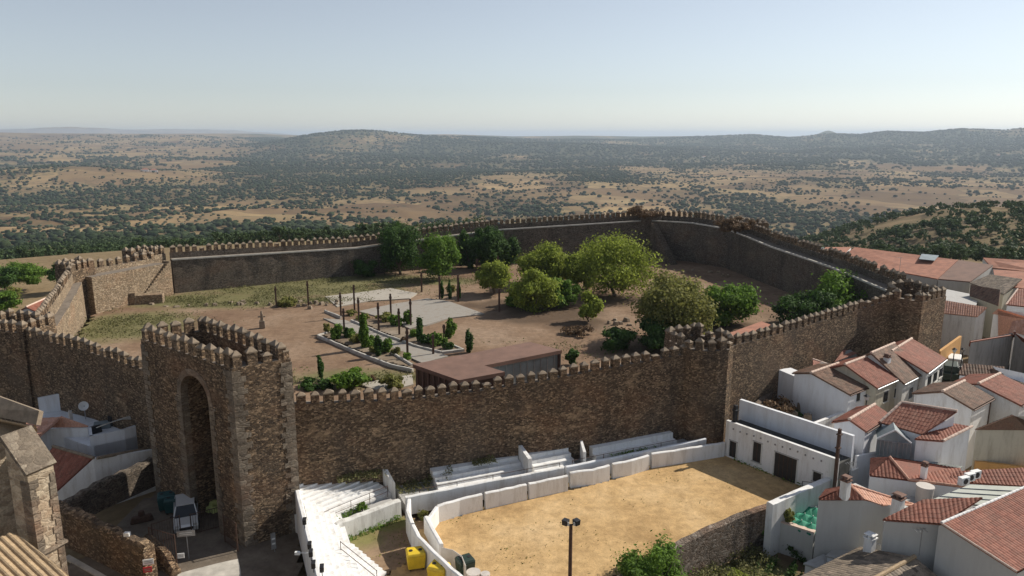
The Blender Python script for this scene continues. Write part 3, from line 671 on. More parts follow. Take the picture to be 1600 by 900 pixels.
# ------------------------------------------------------------------ arena and terraces
ARENA = [U(a, b, 0) for a, b in [(683, 817), (753, 797), (823, 781), (886, 767), (950, 753), (1012, 733), (1130, 713)]]
ar_poly = [(p.x, p.y) for p in ARENA]+[(19.3, 61.3), (25.2, 54.2), (19.8, 51.8), (10.8, 45.8), (2, 39.8), (-8, 32), (-16, 36), (-9, 42), (-6.6, 45), (-6.8, 48.5)]
sand = soil('arena_sand', (.42, .27, .125), (.55, .37, .18), (.62, .44, .24), None, sc=.16, speck=.55)
sheet('bullring_sand', ar_poly, .05, sand, .3, .02, 5, 3, 'yellow sand floor of the bullring')
court_poly = [(-12.6, 47), (-8.6, 50.8), (-6, 49.8), (-6.6, 45), (-9, 42), (-12, 38), (-14, 36), (-12, 43)]
sheet('dirt_court', court_poly, .03, soil('court_soil', (.2, .13, .085), (.28, .19, .12), (.33, .24, .16), [(-11, 47.5, 2.2, 2), (-9.3, 49.6, 2.4, 1.5), (-11.5, 45.5, 1.2, 1.6)], (.12, .12, .04)), .4, .02, 4, 8, 'brown dirt court between the terraces and the arena')
def ribbon(name, pts, h, th, m, parent=None, z0=0, zt=None, rough=.02, rnd=.06, label=None, cat=None, group=None, hend=None):
    """a low wall along world points (x, y), rounded top"""
    P = resample([(p[0], p[1], 0) for p in pts], .5); n = len(P); mb = MB(); prev = None
    for i, p in enumerate(P):
        t = P[min(n-1, i+1)]-P[max(0, i-1)]; k = Vector((-t.y, t.x, 0)).normalized()*th/2
        hh = h if hend is None else h+(hend-h)*i/max(1, n-1)
        hh += random.uniform(-rough, rough); Z = lambda z: Vector((0, 0, z))
        j = k*random.uniform(-.06, .06)
        sec = [p+k*1.06+Z(z0), p+k+j+Z(z0+hh-rnd), p+k*.6+j+Z(z0+hh), p-k*.6+j+Z(z0+hh), p-k+j+Z(z0+hh-rnd), p-k*1.06+Z(z0)]
        if prev:
            for a in range(5): mb.face([prev[a], sec[a], sec[a+1], prev[a+1]][::-1])
        else: mb.face(sec)
        prev = sec
    mb.face(prev[::-1])
    o = mb.build(name, m, parent)
    if label: tag(o, label, cat, group)
    return o
def barr(px, label, h=1.35, hend=None):
    pts = [U(a, b, 0) for a, b in px]
    ribbon('arena_barrier', [(p.x, p.y) for p in pts], h, .3, M['white'], label=label, cat='barrier', group='white concrete barriers round the arena sand', hend=hend, rough=.03)
barr([(684, 816), (718, 805), (753, 796.5)], 'white barrier section just right of the sharp bend at the left end of the arena')
barr([(758, 795.5), (822, 781)], 'second straight white barrier section from the arena bend')
barr([(826, 780), (886, 766.5)], 'third straight white barrier section, in front of the lower white steps')
barr([(890, 761.5), (925, 757), (951, 750)], 'short bowed white barrier section in the middle of the arena side')
barr([(956, 747.5), (985, 742), (1012, 733.5)], 'white barrier section with a notch in its middle')
barr([(1017, 731.5), (1070, 723), (1130, 713)], 'longest white barrier section, ending at the bullring building')
barr([(683, 818), (668, 838)], 'short white barrier piece turning the left corner of the arena')
barr([(666, 833), (676, 852), (690, 878)], 'white barrier section running down the left end of the arena, right of the yellow bins')
barr([(640, 812), (638, 832), (645, 852)], 'tall curved white wall section nearest the terrace wall', 1.7)
barr([(646, 854), (655, 872), (676, 894), (706, 922), (740, 950)], 'long curved white wall sweeping down behind the yellow bins', 1.7, 1.5)
# curved sheet-metal gate
gp = [U(a, b, 0) for a, b in [(690, 884), (708, 888), (722, 898), (728, 914)]]
ribbon('metal_gate', [(p.x, p.y) for p in gp], 1.35, .06, M['tank'], label='pale curved sheet metal gate at the left end of the arena', cat='gate', rnd=.02, rough=.005)
# terrace retaining wall with the walkway behind it
RT = [(-8.0, 51.0), (-1.4, 53.8), (4.2, 56.1)]; RT2 = [(4.4, 56.25), (10.5, 58.95), (17.3, 62.0)]
ribbon('terrace_wall', RT, 1.45, .3, M['white'], label='high white terrace wall behind the left half of the arena barriers', cat='wall')
ribbon('terrace_wall', RT2, 1.4, .3, M['white_blue'], label='white terrace wall behind the right half of the arena barriers', cat='wall')
def poly_block(name, ring, z0, m, label, cat, parent=None):
    mb = MB(); mb.prism(ring, z0); o = mb.build(name, m, parent)
    if label: tag(o, label, cat)
    return o
def off(p, q, d):      # left normal offset
    t = Vector((q[0]-p[0], q[1]-p[1], 0)).normalized(); return Vector((-t.y, t.x, 0))*d
def terrace(label, a, b, z0, rise, tread, n, side=1, m='white', end=(0, 0), rail=True, first=0.0, name='white_steps', skew=0):
    """n long steps running a->b, climbing to the left"""
    a, b = Vector((a[0], a[1], 0)), Vector((b[0], b[1], 0)); k = off(a, b, side); t = (b-a).normalized()
    root = empty(name, (a.x, a.y, 0), label, 'steps'); 
    for i in range(n):
        mb = MB(); z = z0+rise*(i+1); A, B = a+k*(first+i*tread)+t*(i*end[0]), b+k*(first+i*tread)+t*(i*end[1])
        C, D = B+k*tread*1.02, A+k*tread*1.02
        if i == n-1: C, D = B+k*tread*1.6, A+k*tread*1.6
        seg = resample([A, B], 1.6); seg2 = resample([D, C], 1.6)
        if len(seg) != len(seg2): seg, seg2 = [A, B], [D, C]
        for s1, s2, e1, e2 in zip(seg, seg[1:], seg2, seg2[1:]):
            j = random.uniform(-.012, .012)
            mb.prism([(s1.x, s1.y, z+j), (s2.x, s2.y, z+j), (e2.x, e2.y, z+j), (e1.x, e1.y, z+j)], -.1)
        mb.build('step', M[m], root)
    return root
def rail(label, pts, h=.95, every=2.0, m='iron', group=None, mid=True):
    P = [Vector(p) for p in pts]; mb = MB(); root = empty('railing', P[0], label, 'railing', group)
    top = MB()
    for a, b in zip(P, P[1:]):
        for hh in ((h, h*.5) if mid else (h,)): top.tube(a+Vector((0, 0, hh)), b+Vector((0, 0, hh)), .022, seg=6)
    top.build('rail', M[m], root)
    for p in resample(P, every):
        q = MB(); q.tube(p, p+Vector((0, 0, h+.03)), .026, seg=6); q.build('post', M[m], root)
    return root
# walkway slab behind the wall
def strip(pts, d1, d2, z, m, name, label, kind='structure'):
    mb = MB(); n = len(pts); V = [Vector((p[0], p[1], 0)) for p in pts]; L = []
    for i in range(n):
        t = V[min(n-1, i+1)]-V[max(0, i-1)]; k = Vector((-t.y, t.x, 0)).normalized(); L.append((V[i]+k*d1, V[i]+k*d2))
    for (a, b), (c_, d) in zip(L, L[1:]): mb.prism([(a.x, a.y, z), (c_.x, c_.y, z), (d.x, d.y, z), (b.x, b.y, z)], -.1)
    return tag(mb.build(name, m), label, kind=kind)
strip(RT+RT2[1:], .14, 4.8, .72, M['concrete'], 'terrace_path', 'concrete walkway behind the terrace wall')
terrace('lower flight of white seating steps behind the left terrace wall', (-5.6, 52.8), (1.2, 55.7), .72, .27, .58, 4, first=0)
poly_block('end_wall', [(1.3, 55.3, 2.5), (1.6, 55.4, 2.5), (.7, 58.0, 2.7), (.4, 57.9, 2.7)], 0, M['white'], 'sloping white end wall between the two flights of seating steps', 'wall')
terrace('upper flight of white seating steps in the middle of the terrace', (2.0, 55.9), (5.4, 57.4), .72, .3, .5, 5, first=0)
poly_block('low_wall', [(5.9, 57.3, 2.2), (6.15, 57.25, 2.2), (6.0, 58.9, 2.5), (5.8, 58.9, 2.5)], 0, M['white'], 'small white end wall at the right of the middle steps', 'wall')
terrace('long low white bench steps under the castle wall at the right of the terrace', (7.2, 58.4), (14.8, 61.8), .72, .5, .65, 2, first=.1)
rail('iron railing along the lower seating steps of the terrace', [(-7.0, 51.75, .72), (-1.5, 54.1, .72), (3.9, 56.3, .72)])
rail('iron railing along the right part of the terrace walkway', [(5.0, 56.8, .72), (10.4, 59.2, .72), (15.6, 61.5, .72)])
# left stand
rd = Vector((.70, .714, 0)); rn = Vector((-.714, .70, 0)); RA = Vector((-13.6, 48.1, 0)); RB = Vector((-9.7, 52.1, 0))
terrace('fan of many narrow white seating steps beside the gate tower', (-14.3, 47.4), (-9.2, 52.6), .8, .155, .40, 11, first=.1, end=(-.05, -.10))
poly_block('end_wall', [(-9.3, 52.6, 2.0), (-8.9, 52.1, 2.0), (-9.7, 53.6, 2.4), (-10.1, 53.6, 2.4)], 0, M['white'], 'thick white end wall at the right of the narrow seating steps', 'wall')
ribbon('rough_wall', [(-12.3, 47.2), (-10.3, 49.0), (-8.4, 50.7)], 1.45, .45, M['white_old'], label='thick rough whitewashed wall in front of the narrow steps, with patches of dirt', cat='wall', rough=.06, rnd=.12)
rail('thin iron railing along the front of the narrow seating steps', [(-14.0, 47.5, .85), (-11.8, 49.8, .85), (-9.5, 52.1, .85)], h=.9, every=1.6)
strip([(-14.2, 47.2), (-9.3, 52.0)], -1.3, .15, .8, M['concrete'], 'stand_path', 'narrow concrete path in front of the stand steps')
SW0, SW1 = Vector((-16.3, 51.2, 0)), Vector((-10.6, 37, 0)); sd2 = (SW1-SW0).normalized()
ribbon('stand_wall', [SW0[:2], (-14.9, 47.6), SW1[:2]], 3.2, .35, M['white'], label='tall white back wall of the stand beside the street, carrying floodlights', cat='wall', rough=.03)
k0 = Vector((-sd2.y, sd2.x, 0)); k0 = k0 if k0.x > 0 else -k0
root = empty('white_steps', (-12.8, 42, 0), 'long white seating steps running down beside the street wall', 'steps')
for i in range(6):
    mb = MB(); A = Vector((-15.0, 48.3, 0))+k0*(.18+i*.42); B = SW1+k0*(.18+i*.42); z = 2.5-.28*i
    for s1, s2 in zip(*(lambda r: (r, r[1:]))(resample([A, B], 2.2))):
        e1, e2 = s1+k0*.43, s2+k0*.43; j = random.uniform(-.015, .015)
        mb.prism([(s1.x, s1.y, z+j), (s2.x, s2.y, z+j), (e2.x, e2.y, z+j), (e1.x, e1.y, z+j)], -.1)
    mb.build('step', M['white'], root)
ribbon('stand_parapet', [U(520, 838, .9)[:2], U(530, 868, .9)[:2], U(552, 925, .9)[:2]], .95, .55, M['white'], label='white parapet block at the foot of the long seating steps', cat='wall', rough=.03)
stq = MB()
P0, P1 = U(536, 858, 1.3), U(592, 905, 0.1); dd = (P1-P0).xy.length; n_ = 9
for i in range(n_):
    t = i/n_; c_ = P0.lerp(P1, (i+.5)/n_); stq.box((c_.x, c_.y, -.05), dd/n_*1.01, 1.5, 1.35-i*.14+.05, math.atan2(P1.y-P0.y, P1.x-P0.x))
tag(stq.build('white_stair', M['white']), 'short white stair with zigzag edge going down into the dirt court', 'stair')
rail('thin handrail above the short white stair', [(P0.x, P0.y-.6, 1.2), (P1.x, P1.y-.6, .1)], h=1.0, every=1.6)
def floodlight(p, aim, label, group=None, arm=None):
    root = empty('floodlight', p, label, 'floodlight', group); p = Vector(p); d = Vector(aim).normalized()
    b = MB(); x = d.orthogonal().normalized(); 
    rz = math.atan2(d.y, d.x)
    b.box((p.x, p.y, p.z), .22, .42, .34, rz, taper=1.1); b.build('lamp_housing', M['dark_metal'], root, bevel=.02)
    g = MB(); g.box((p.x+math.cos(rz)*.12, p.y+math.sin(rz)*.12, p.z+.04), .03, .36, .27, rz); g.build('lamp_glass', M['lamp'], root)
    a = MB(); a.tube((p.x, p.y, p.z-.35), (p.x, p.y, p.z+.05), .03, seg=6)
    if arm: a.tube(p-Vector((0, 0, .3)), Vector(arm), .025, seg=6)
    a.build('bracket', M['dark_metal'], root)
for (a, b), lb in zip([(476, 818), (484, 856), (486, 868), (490, 886), (503, 892)], ['uppermost floodlight on the white wall beside the street', 'second floodlight on the street wall, above the arm with the camera', 'floodlight on the street wall just below the camera arm', 'large dark floodlight low on the street wall', 'tilted floodlight beside the long steps near the picture bottom']):
    p = UY(a, b, 45.6 if b < 840 else 42.5 if b < 870 else 41); p.z = max(p.z, 3.5); p = U(a, b, 3.55); floodlight(p, (1, .2, -.2), lb, 'floodlights on the white stand wall')
cm = MB(); p = U(466, 864, 3.3); cm.tube(p+Vector((.7, 0, 0)), p, .025, seg=6); cm.box((p.x-.05, p.y, p.z-.1), .3, .16, .18)
tag(cm.build('security_camera', M['white_paint']), 'small white camera on an arm reaching over the street', 'camera')

# bins
def bin_(px, py, m, label, rz, w=1.25, d=1.05, h=1.15, name='waste_bin'):
    p = U(px, py, .05); root = empty(name, p, label, 'bin')
    b = MB(); b.box((p.x, p.y, p.z+.12), w*.86, d*.86, h*.78, rz, taper=1.13); b.build('bin_body', m, root, bevel=.04)
    l = MB(); l.box((p.x, p.y, p.z+h*.9), w*1.02, d*1.02, .2, rz, taper=.86); l.build('lid', m, root, bevel=.05)
    ca, sa = math.cos(rz), math.sin(rz)
    for sx in (-1, 1):
        for sy in (-1, 1):
            q = MB(); X, Y = sx*w*.34, sy*d*.34; c_ = Vector((p.x+X*ca-Y*sa, p.y+X*sa+Y*ca, p.z+.08)); q.tube(c_-Vector((ca, sa, 0))*.04, c_+Vector((ca, sa, 0))*.04, .09, seg=10); q.build('wheel', M['rubber'], root)
    for k in (-.25, .25):
        o = MB(); o.tube((p.x+k*w*ca, p.y+k*w*sa, p.z+h*.9+.19), (p.x+k*w*ca, p.y+k*w*sa, p.z+h*.9+.225), .13, seg=12)
        o.build('opening', M['black'], root)
bin_(650, 886, M['yellow'], 'yellow recycling bin with a hole in its side, standing against the curved white wall', .25)
bin_(686, 909, M['yellow'], 'second yellow bin cut by the picture bottom, with its lid torn open', -.35)
bin_(727, 897, M['green_dark'], 'dark green waste bin standing on the sand at the arena corner', .5, 1.1, .95, 1.1)
dr = MB(); p = U(740, 912, .05); dr.tube(p, p+Vector((0, 0, .85)), .42, .46, seg=20); dr.tube(p+Vector((.75, -.1, 0)), p+Vector((.75, -.1, .8)), .28, .3, seg=16)
tag(dr.build('white_drum', M['tank']), 'pale drums standing beside the dark green bin', 'drum')

# bullring building with the back parapet
g0, g1 = Vector((19.0, 61.2, 0)), Vector((24.9, 53.7, 0)); gd = (g1-g0).normalized(); gn = Vector((-gd.y, gd.x, 0)); gn = gn if gn.x > 0 else -gn
root = empty('bullring_building', (22, 58, 0), 'long low white building with a dark garage door at the right end of the arena', 'building')
a, b = g0-gd*.2, g1+gd*.5
mb = MB(); mb.prism([(a.x, a.y, 3.35), (b.x, b.y, 3.35), *[(q.x, q.y, 3.35) for q in (b+gn*.3, a+gn*.3)]], -.2); mb.build('front_wall', M['white'], root)
mb = MB(); A, B = a+gn*.3, b+gn*.3; mb.prism([(A.x, A.y, 2.9), (B.x, B.y, 2.9), *[(q.x, q.y, 2.9) for q in (b+gn*2.1, a+gn*2.1)]], -.2); mb.build('flat_roof', M['dark_roof'], root)
A, B = a+gn*2.1-gd*.2, b+gn*2.1
mb = MB(); mb.prism([(A.x, A.y, 4.75), (B.x, B.y, 4.75), *[(q.x, q.y, 4.75) for q in (B+gn*.3, A+gn*.3)]], -.2); mb.build('back_parapet', M['white_blue'], root)
def panel(parent, P, tdir, w, h, m, name='door', nrm=None, fr=None, sill=False, pane=None, depth_=.06, lab=None):
    """flat opening filling centred at P (bottom), tdir along the wall, nrm outward"""
    t = Vector(tdir).normalized(); n = Vector(nrm).normalized()
    def bx(c_, ww, hh, d1, d2, mm, nm, par):
        q = MB(); A = c_-t*ww/2; B = c_+t*ww/2
        r = [(A+n*d1), (B+n*d1), (B+n*d2), (A+n*d2)]; q.prism([(v.x, v.y, c_.z+hh) for v in r], c_.z); return q.build(nm, mm, par)
    o = bx(P, w, h, -.12, .025, m, name, parent)
    if lab: o['label'] = lab
    if pane:
        for s in (-1, 1): bx(P+t*w*.245*s+Vector((0, 0, .06)), w*.42, h-.12, .0, .034, pane, 'pane', o)
    if fr:
        bx(P+Vector((0, 0, h)), w+.2, .1, -.1, .05, fr, 'lintel', o)
    if sill: bx(P-Vector((0, 0, .08)), w+.25, .08, -.1, .11, fr or M['white'], 'sill', o)
    return o
gw = lambda px, py: on_plane(px, py, g0, gn)
for nm, (x0, x1, yb, yt), m_ in (('door', (1139.5, 1150, 712, 689.5), M['black']), ('shutter', (1176, 1188.5, 719.5, 691), M['black']), ('garage_door', (1208, 1243, 755, 711), M['black']), ('window', (1270, 1283, 753, 738), M['black'])):
    p, q = gw(x0, yb), gw(x1, yb); c_ = (p+q)/2; tp = gw((x0+x1)/2, yt)
    w = (q-p).xy.length; 
    if nm != 'window': c_.z = max(.02, min(c_.z, gw((x0+x1)/2, yb+2).z))
    c_.z = max(c_.z, .03); hh = max(.6, tp.z-c_.z); pn_ = panel(root, c_, gd, w, hh, m_, nm, -gn, fr=M['concrete'], sill=nm in ('window', 'shutter'))
    for sg_ in (-1, 1):
        q = MB(); jc = c_+gd*sg_*(w/2+.04)-gn*.03; q.box((jc.x, jc.y, c_.z), .08, .09, hh, math.atan2(gd.y, gd.x)); q.build('jamb', M['white_old'], pn_)
    if nm in ('garage_door', 'shutter', 'door'):
        for t_ in np.linspace(-.5, .5, 6 if nm == 'garage_door' else 3)[1:-1]:
            q = MB(); jc = c_+gd*float(t_)*w-gn*.035; q.box((jc.x, jc.y, c_.z), .035, .03, hh, math.atan2(gd.y, gd.x)); q.build('door_rib', M['iron'], pn_)
for k in range(13):
    q = MB(); c_ = g0+gd*(.6+k*.68); q.box((c_.x-gn.x*.03, c_.y-gn.y*.03, 2.75+.05*math.sin(k*5)), .12, .09, .12, .5); q.build('drain_hole', M['dark_plaster'], root)
for px, pt, pb, lb, w in ((1308, 670, 742, 'tall dark red steel post at the right end of the bullring building', .22), (1144, 633, 666, 'short black steel post at the left end of the bullring roof', .3)):
    p = gw(px, pb); p = p+gn*(-.25 if px > 1200 else .35); z1 = UY(px, pt, p.y).z; q = MB(); q.box((p.x, p.y, 0 if px > 1200 else 2.8), w, w, z1-(0 if px > 1200 else 2.8), .6)
    for zz in (z1-.5, z1-1.6): q.box((p.x, p.y, zz), w*1.7, w*1.5, .1, .6)
    tag(q.build('steel_post', M['iron'] if px > 1200 else M['dark_metal'], bevel=.02), lb, 'post')
# walls round the arena's right and lower sides
w0, w1 = U(1203, 786, 1.6), U(1337, 728.5, 1.6)
ribbon('diagonal_wall', [w0[:2], w1[:2]], 1.6+2.9, .55, M['white'], z0=-2.9, label='long diagonal white wall with a broad sunlit top beside the green parasols', cat='wall', rough=.02, rnd=.04)
qn = off(w0, w1, 1)
ribbon('side_wall', [(w1+qn*.3)[:2], (w1+qn*2.8)[:2]], 3.1, .3, M['white'], label='white wall stub rising behind the end of the diagonal wall', cat='wall', rough=.02)
sw = [U(a, b, .6) for a, b in [(1206, 786), (1160, 801), (1105, 825), (1052, 851), (1010, 876), (930, 925), (880, 960)]]
ribbon('stone_wall', [p[:2] for p in sw], .6+3.2, .6, [M['peel']], z0=-3.2, label='old peeling retaining wall along the lower right edge of the arena', cat='wall', rough=.035, rnd=.12)
rail('dark metal railing beside the small window of the bullring building', [gw(1262, 765)-gn*.9, gw(1283, 768)-gn*.9], h=1.0, every=1.0, m='dark_metal')

# ------------------------------------------------------------------ houses
def roof_slope(name, poly, m, parent, rib=.26, course=.42, up=None, amp=.036, eave=None):
    """corrugated clay-tile slope over a planar convex polygon; eave = index pair of the eave edge"""
    P = [Vector(p) for p in poly]; n = (P[1]-P[0]).cross(P[2]-P[0]).normalized(); n = n if n.z > 0 else -n
    i, j = eave or (0, 1); u = (P[j]-P[i]); u = Vector((u.x, u.y, 0)).normalized() if abs(u.z) < .3*u.length else u.normalized()
    u = (u-n*u.dot(n)).normalized(); v = n.cross(u); v = v if v.z > 0 else -v; O = P[i]
    Q = [((p-O).dot(u), (p-O).dot(v)) for p in P]; u0 = min(q[0] for q in Q); u1 = max(q[0] for q in Q)
    sub = 5 if rib < .5 else 4; nu = max(2, int((u1-u0)/rib*sub)); cols = []
    for k in range(nu+1):
        x = u0+(u1-u0)*(k/nu); x = min(max(x, u0+1e-4), u1-1e-4); ys = []
        for a, b in zip(Q, Q[1:]+Q[:1]):
            if (a[0]-x)*(b[0]-x) <= 0 and a[0] != b[0]: ys.append(a[1]+(b[1]-a[1])*(x-a[0])/(b[0]-a[0]))
        if len(ys) < 2: ys = [0, 0]
        cols.append((x, min(ys), max(ys)))
    vm = max(c_[2]-c_[1] for c_ in cols); nv = max(1, int(vm/course)); V = []; UV = []
    for x, a, b in cols:
        h = amp*abs(math.sin(math.pi*x/rib))
        for r in range(nv):
            for e in (0, 1):
                y = a+(b-a)*(r+e)/nv; st = .012*(1-e)+.004
                V.append(tuple(O+u*x+v*y+n*(h+st+.02))); UV.append((x*.26/rib, (y-(.01 if e else -.01))*.42*nv/max(.1, vm)))
    F = []; rr = nv*2
    for k in range(nu):
        for r in range(rr-1):
            F.append((k*rr+r, (k+1)*rr+r, (k+1)*rr+r+1, k*rr+r+1))
    b0 = len(V)
    lo = [p-n*.1 for p in P]
    for p in P: V.append(tuple(p)); UV.append((0, 0))
    for p in lo: V.append(tuple(p)); UV.append((0, 0))
    m_ = len(P)
    F.append(tuple(b0+m_+q for q in range(m_)))
    for q in range(m_): F.append((b0+q, b0+(q+1) % m_, b0+m_+(q+1) % m_, b0+m_+q))
    o0 = ORG[parent.name]; me = bpy.data.meshes.new(name); me.from_pydata([(a-o0.x, b-o0.y, c_-o0.z) for a, b, c_ in V], [], F)
    ul = me.uv_layers.new(name='UVMap').data; li = np.empty(len(me.loops), np.int32); me.loops.foreach_get('vertex_index', li)
    ul.foreach_set('uv', np.array(UV, np.float32)[li].ravel()); me.materials.append(m); me.update()
    o = bpy.data.objects.new(name, me); COL.objects.link(o); o.parent = parent; ORG[o.name] = o0; return o
def ridge_cap(parent, a, b, m=None, r=.13, name='ridge_cap'):
    q = MB(); a, b = Vector(a), Vector(b); L = (b-a).length; n = max(1, int(L/.45))
    for k in range(n): q.tube(a.lerp(b, k/n), a.lerp(b, (k+1.08)/n), r*1.08, r*.92, seg=8)
    return q.build(name, m or M['ridge'], parent)
def chimney(parent, p, w=.55, h=1.3, m=None, cap=None, rz=.6):
    q = MB(); q.box((p[0], p[1], p[2]-.4), w, w, h+.4, rz); o = q.build('chimney', m or M['white'], parent)
    c_ = MB(); c_.box((p[0], p[1], p[2]+h), w*1.25, w*1.25, .08, rz)
    for sx in (-1, 1):
        for sy in (-1, 1): c_.box((p[0]+sx*w*.32, p[1]+sy*w*.32, p[2]+h+.08), .12, .12, .22, rz)
    c_.box((p[0], p[1], p[2]+h+.3), w*1.2, w*1.2, .07, rz, taper=.7); c_.build('chimney_cap', cap or M['rust_roof'], o)
def gable_house(label, E1, E2, ze, Rp, z0=0, back=1.0, wall='white', roof='tile_red', ridge='ridge', R_len=None, wins=(), chim=(), name='village_house', over=.18, verge=False, cat='house', eaves2=True):
    e1 = U(*E1, ze) if len(E1) == 2 else Vector(E1); e2 = U(*E2, ze) if len(E2) == 2 else Vector(E2)
    u = Vector((e2.x-e1.x, e2.y-e1.y, 0)); L = u.length; u.normalize(); d = ray(*Rp); C = Vector((0, 0, CAMZ))
    t = ((e1-C).xy.dot(u.xy))/d.xy.dot(u.xy); r = C+d*t; p = Vector((r.x-e1.x, r.y-e1.y, 0)); rise = r.z-ze
    print(f'{label[:44]:44s} len {L:.1f} half {p.length:.1f} rise {rise:.2f} slope {math.degrees(math.atan2(rise, p.length)):.0f} at {e1.y:.0f}')
    if rise < .3 or rise > p.length*.9:
        rise = max(.3, min(rise, p.length*.5))
    r1 = e1+p+Vector((0, 0, rise)); r2 = e2+p+Vector((0, 0, rise)); f1 = r1+p*back-Vector((0, 0, rise*back)); f2 = f1+(e2-e1)
    c0 = (e1+f2)/2; root = empty(name, (c0.x, c0.y, z0), label, cat)
    pn = p.normalized(); i_ = over
    def ins(q, a, b): return q+u*a*i_+pn*b*i_
    down = Vector((0, 0, .12))
    w1, w2, g1_, g2_ = ins(e1, 1, 1)-down, ins(e2, -1, 1)-down, ins(r1, 1, 0)-down, ins(r2, -1, 0)-down
    h1, h2 = ins(f1, 1, -1)-down, ins(f2, -1, -1)-down
    mb = MB(); B = lambda q: Vector((q.x, q.y, z0))
    mb.face([B(w1), B(w2), w2, w1]); mb.face([B(h2), B(h1), h1, h2])
    mb.face([B(h1), B(g1_), B(w1), w1, g1_, h1]); mb.face([B(w2), B(g2_), B(h2), h2, g2_, w2])
    mb.build('wall', M[wall], root)
    roof_slope('roof', [e1, e2, r2, r1], M[roof], root); 
    if back > 0: roof_slope('roof', [f2, f1, r1, r2], M[roof], root)
    ridge_cap(root, r1+Vector((0, 0, .06)), r2+Vector((0, 0, .06)), M[ridge])
    if verge: ridge_cap(root, e1+Vector((0, 0, .05)), r1+Vector((0, 0, .05)), M[ridge], .09, 'verge_cap'); ridge_cap(root, e2+Vector((0, 0, .05)), r2+Vector((0, 0, .05)), M[ridge], .09, 'verge_cap')
    nf = -pn; fw = w1
    gt = MB(); ga, gb = e1-pn*.07-Vector((0, 0, .08)), e2-pn*.07-Vector((0, 0, .08)); gt.tube(ga, gb, .06, seg=7); gt.build('gutter', M['galv'] if len(label) % 2 else M['iron'], root)
    dp = MB(); da = w2+nf*.07-u*.25; dp.tube(da, Vector((da.x, da.y, z0)), .045, seg=6); dp.tube(da, gb-u*.3, .045, seg=6); dp.build('downpipe', M['galv'] if len(label) % 2 else M['iron'], root)
    ng = -u
    for wd in wins:       # (side, px0, px1, py_top, py_bottom, kind)
        side, x0, x1, yt, yb, kd = wd
        nn, P0_, td = {'f': (nf, w1, u), 'g': (ng, w1, pn), 'h': (u, w2, pn)}[side]
        a, b = on_plane(x0, yb, P0_, nn), on_plane(x1, yb, P0_, nn); tp = on_plane((x0+x1)/2, yt, P0_, nn)
        c_ = (a+b)/2; c_.z = min(a.z, b.z) if kd != 'door' else c_.z
        panel(root, c_, td, min(2.5, max(.45, (a-b).xy.length)), max(.5, min(3, tp.z-c_.z)), M['black'] if kd == 'door' else M['dark_metal'], kd, nn, fr=M['white_old'] if kd == 'window' else None, sill=kd == 'window', pane=M['glass'] if kd == 'window' else None)
    for cx_, cy_, ch in chim:
        # point on the front slope under the pixel
        nrm = (r1-e1).cross(u).normalized(); q = on_plane(cx_, cy_, e1, nrm); chimney(root, q, h=ch, w=.5)
    return root, dict(e1=e1, e2=e2, r1=r1, r2=r2, f1=f1, f2=f2, u=u, pn=pn)
def shed_house(label, poly, z0, wall='white', roof='tile_red', eave=(0, 1), name='village_house', cat='house', caps=(), chim=(), inset=.15, flat=False, par=None, tl=True):
    """poly: eave/roof corners (px, py, z) or world Vectors in order; walls drop from the edges"""
    P = [q if isinstance(q, Vector) else U(*q) for q in poly]; c0 = sum(P, Vector())/len(P)
    root = empty(name, (c0.x, c0.y, z0), label, cat); c_ = Vector((c0.x, c0.y, 0))
    ring = [];
    for q in P:
        d = Vector((c0.x-q.x, c0.y-q.y, 0)).normalized()*inset; ring.append((q.x+d.x, q.y+d.y, q.z-.13))
    mb = MB(); mb.prism(ring, z0); mb.build('wall', M[wall], root)
    if flat:
        s = MB(); s.slab(P, .12); s.build('roof', M[roof], root)
        if roof in ('sheet_pale', 'sheet_grey'):
            nrm_ = (P[1]-P[0]).cross(P[3]-P[0]).normalized(); nrm_ = nrm_ if nrm_.z > 0 else -nrm_; L_ = (P[1]-P[0]).length
            for k_ in range(1, 4):
                q = MB(); q.tube(P[0].lerp(P[3], k_/4)+nrm_*.02, P[1].lerp(P[2], k_/4)+nrm_*.02, .035, seg=5); q.build('seam', M['galv'], root)
    else:
        if len(P) == 4:
            i = eave[0]; Q = P[i:]+P[:i]
            n = (Q[1]-Q[0]).cross(Q[3]-Q[0]); 
            # make the fourth corner coplanar
            z = Q[0].z-(n.x*(Q[2].x-Q[0].x)+n.y*(Q[2].y-Q[0].y))/n.z; Q[2] = Vector((Q[2].x, Q[2].y, z)); roof_slope('roof', Q, M[roof], root, eave=(0, 1)); P = Q[-i:]+Q[:-i] if i else Q
        else: roof_slope('roof', P, M[roof], root, eave=eave)
    for i, j in caps: ridge_cap(root, P[i]+Vector((0, 0, .05)), P[j]+Vector((0, 0, .05)), r=.11, name='verge_cap')
    for q in chim: chimney(root, U(*q[:3]), q[3], q[4], M[q[5]] if len(q) > 5 else None)
    return root
def vec_wall(label, a, b, zt, z0, th, m, zt2=None, name='garden_wall', cat='wall', cap=None):
    a, b = Vector(a), Vector(b); k = off(a, b, th); mb = MB(); z2 = zt if zt2 is None else zt2
    mb.prism([(a.x, a.y, zt), (b.x, b.y, z2), (b.x+k.x, b.y+k.y, z2), (a.x+k.x, a.y+k.y, zt)], z0); return tag(mb.build(name, M[m]), label, cat)
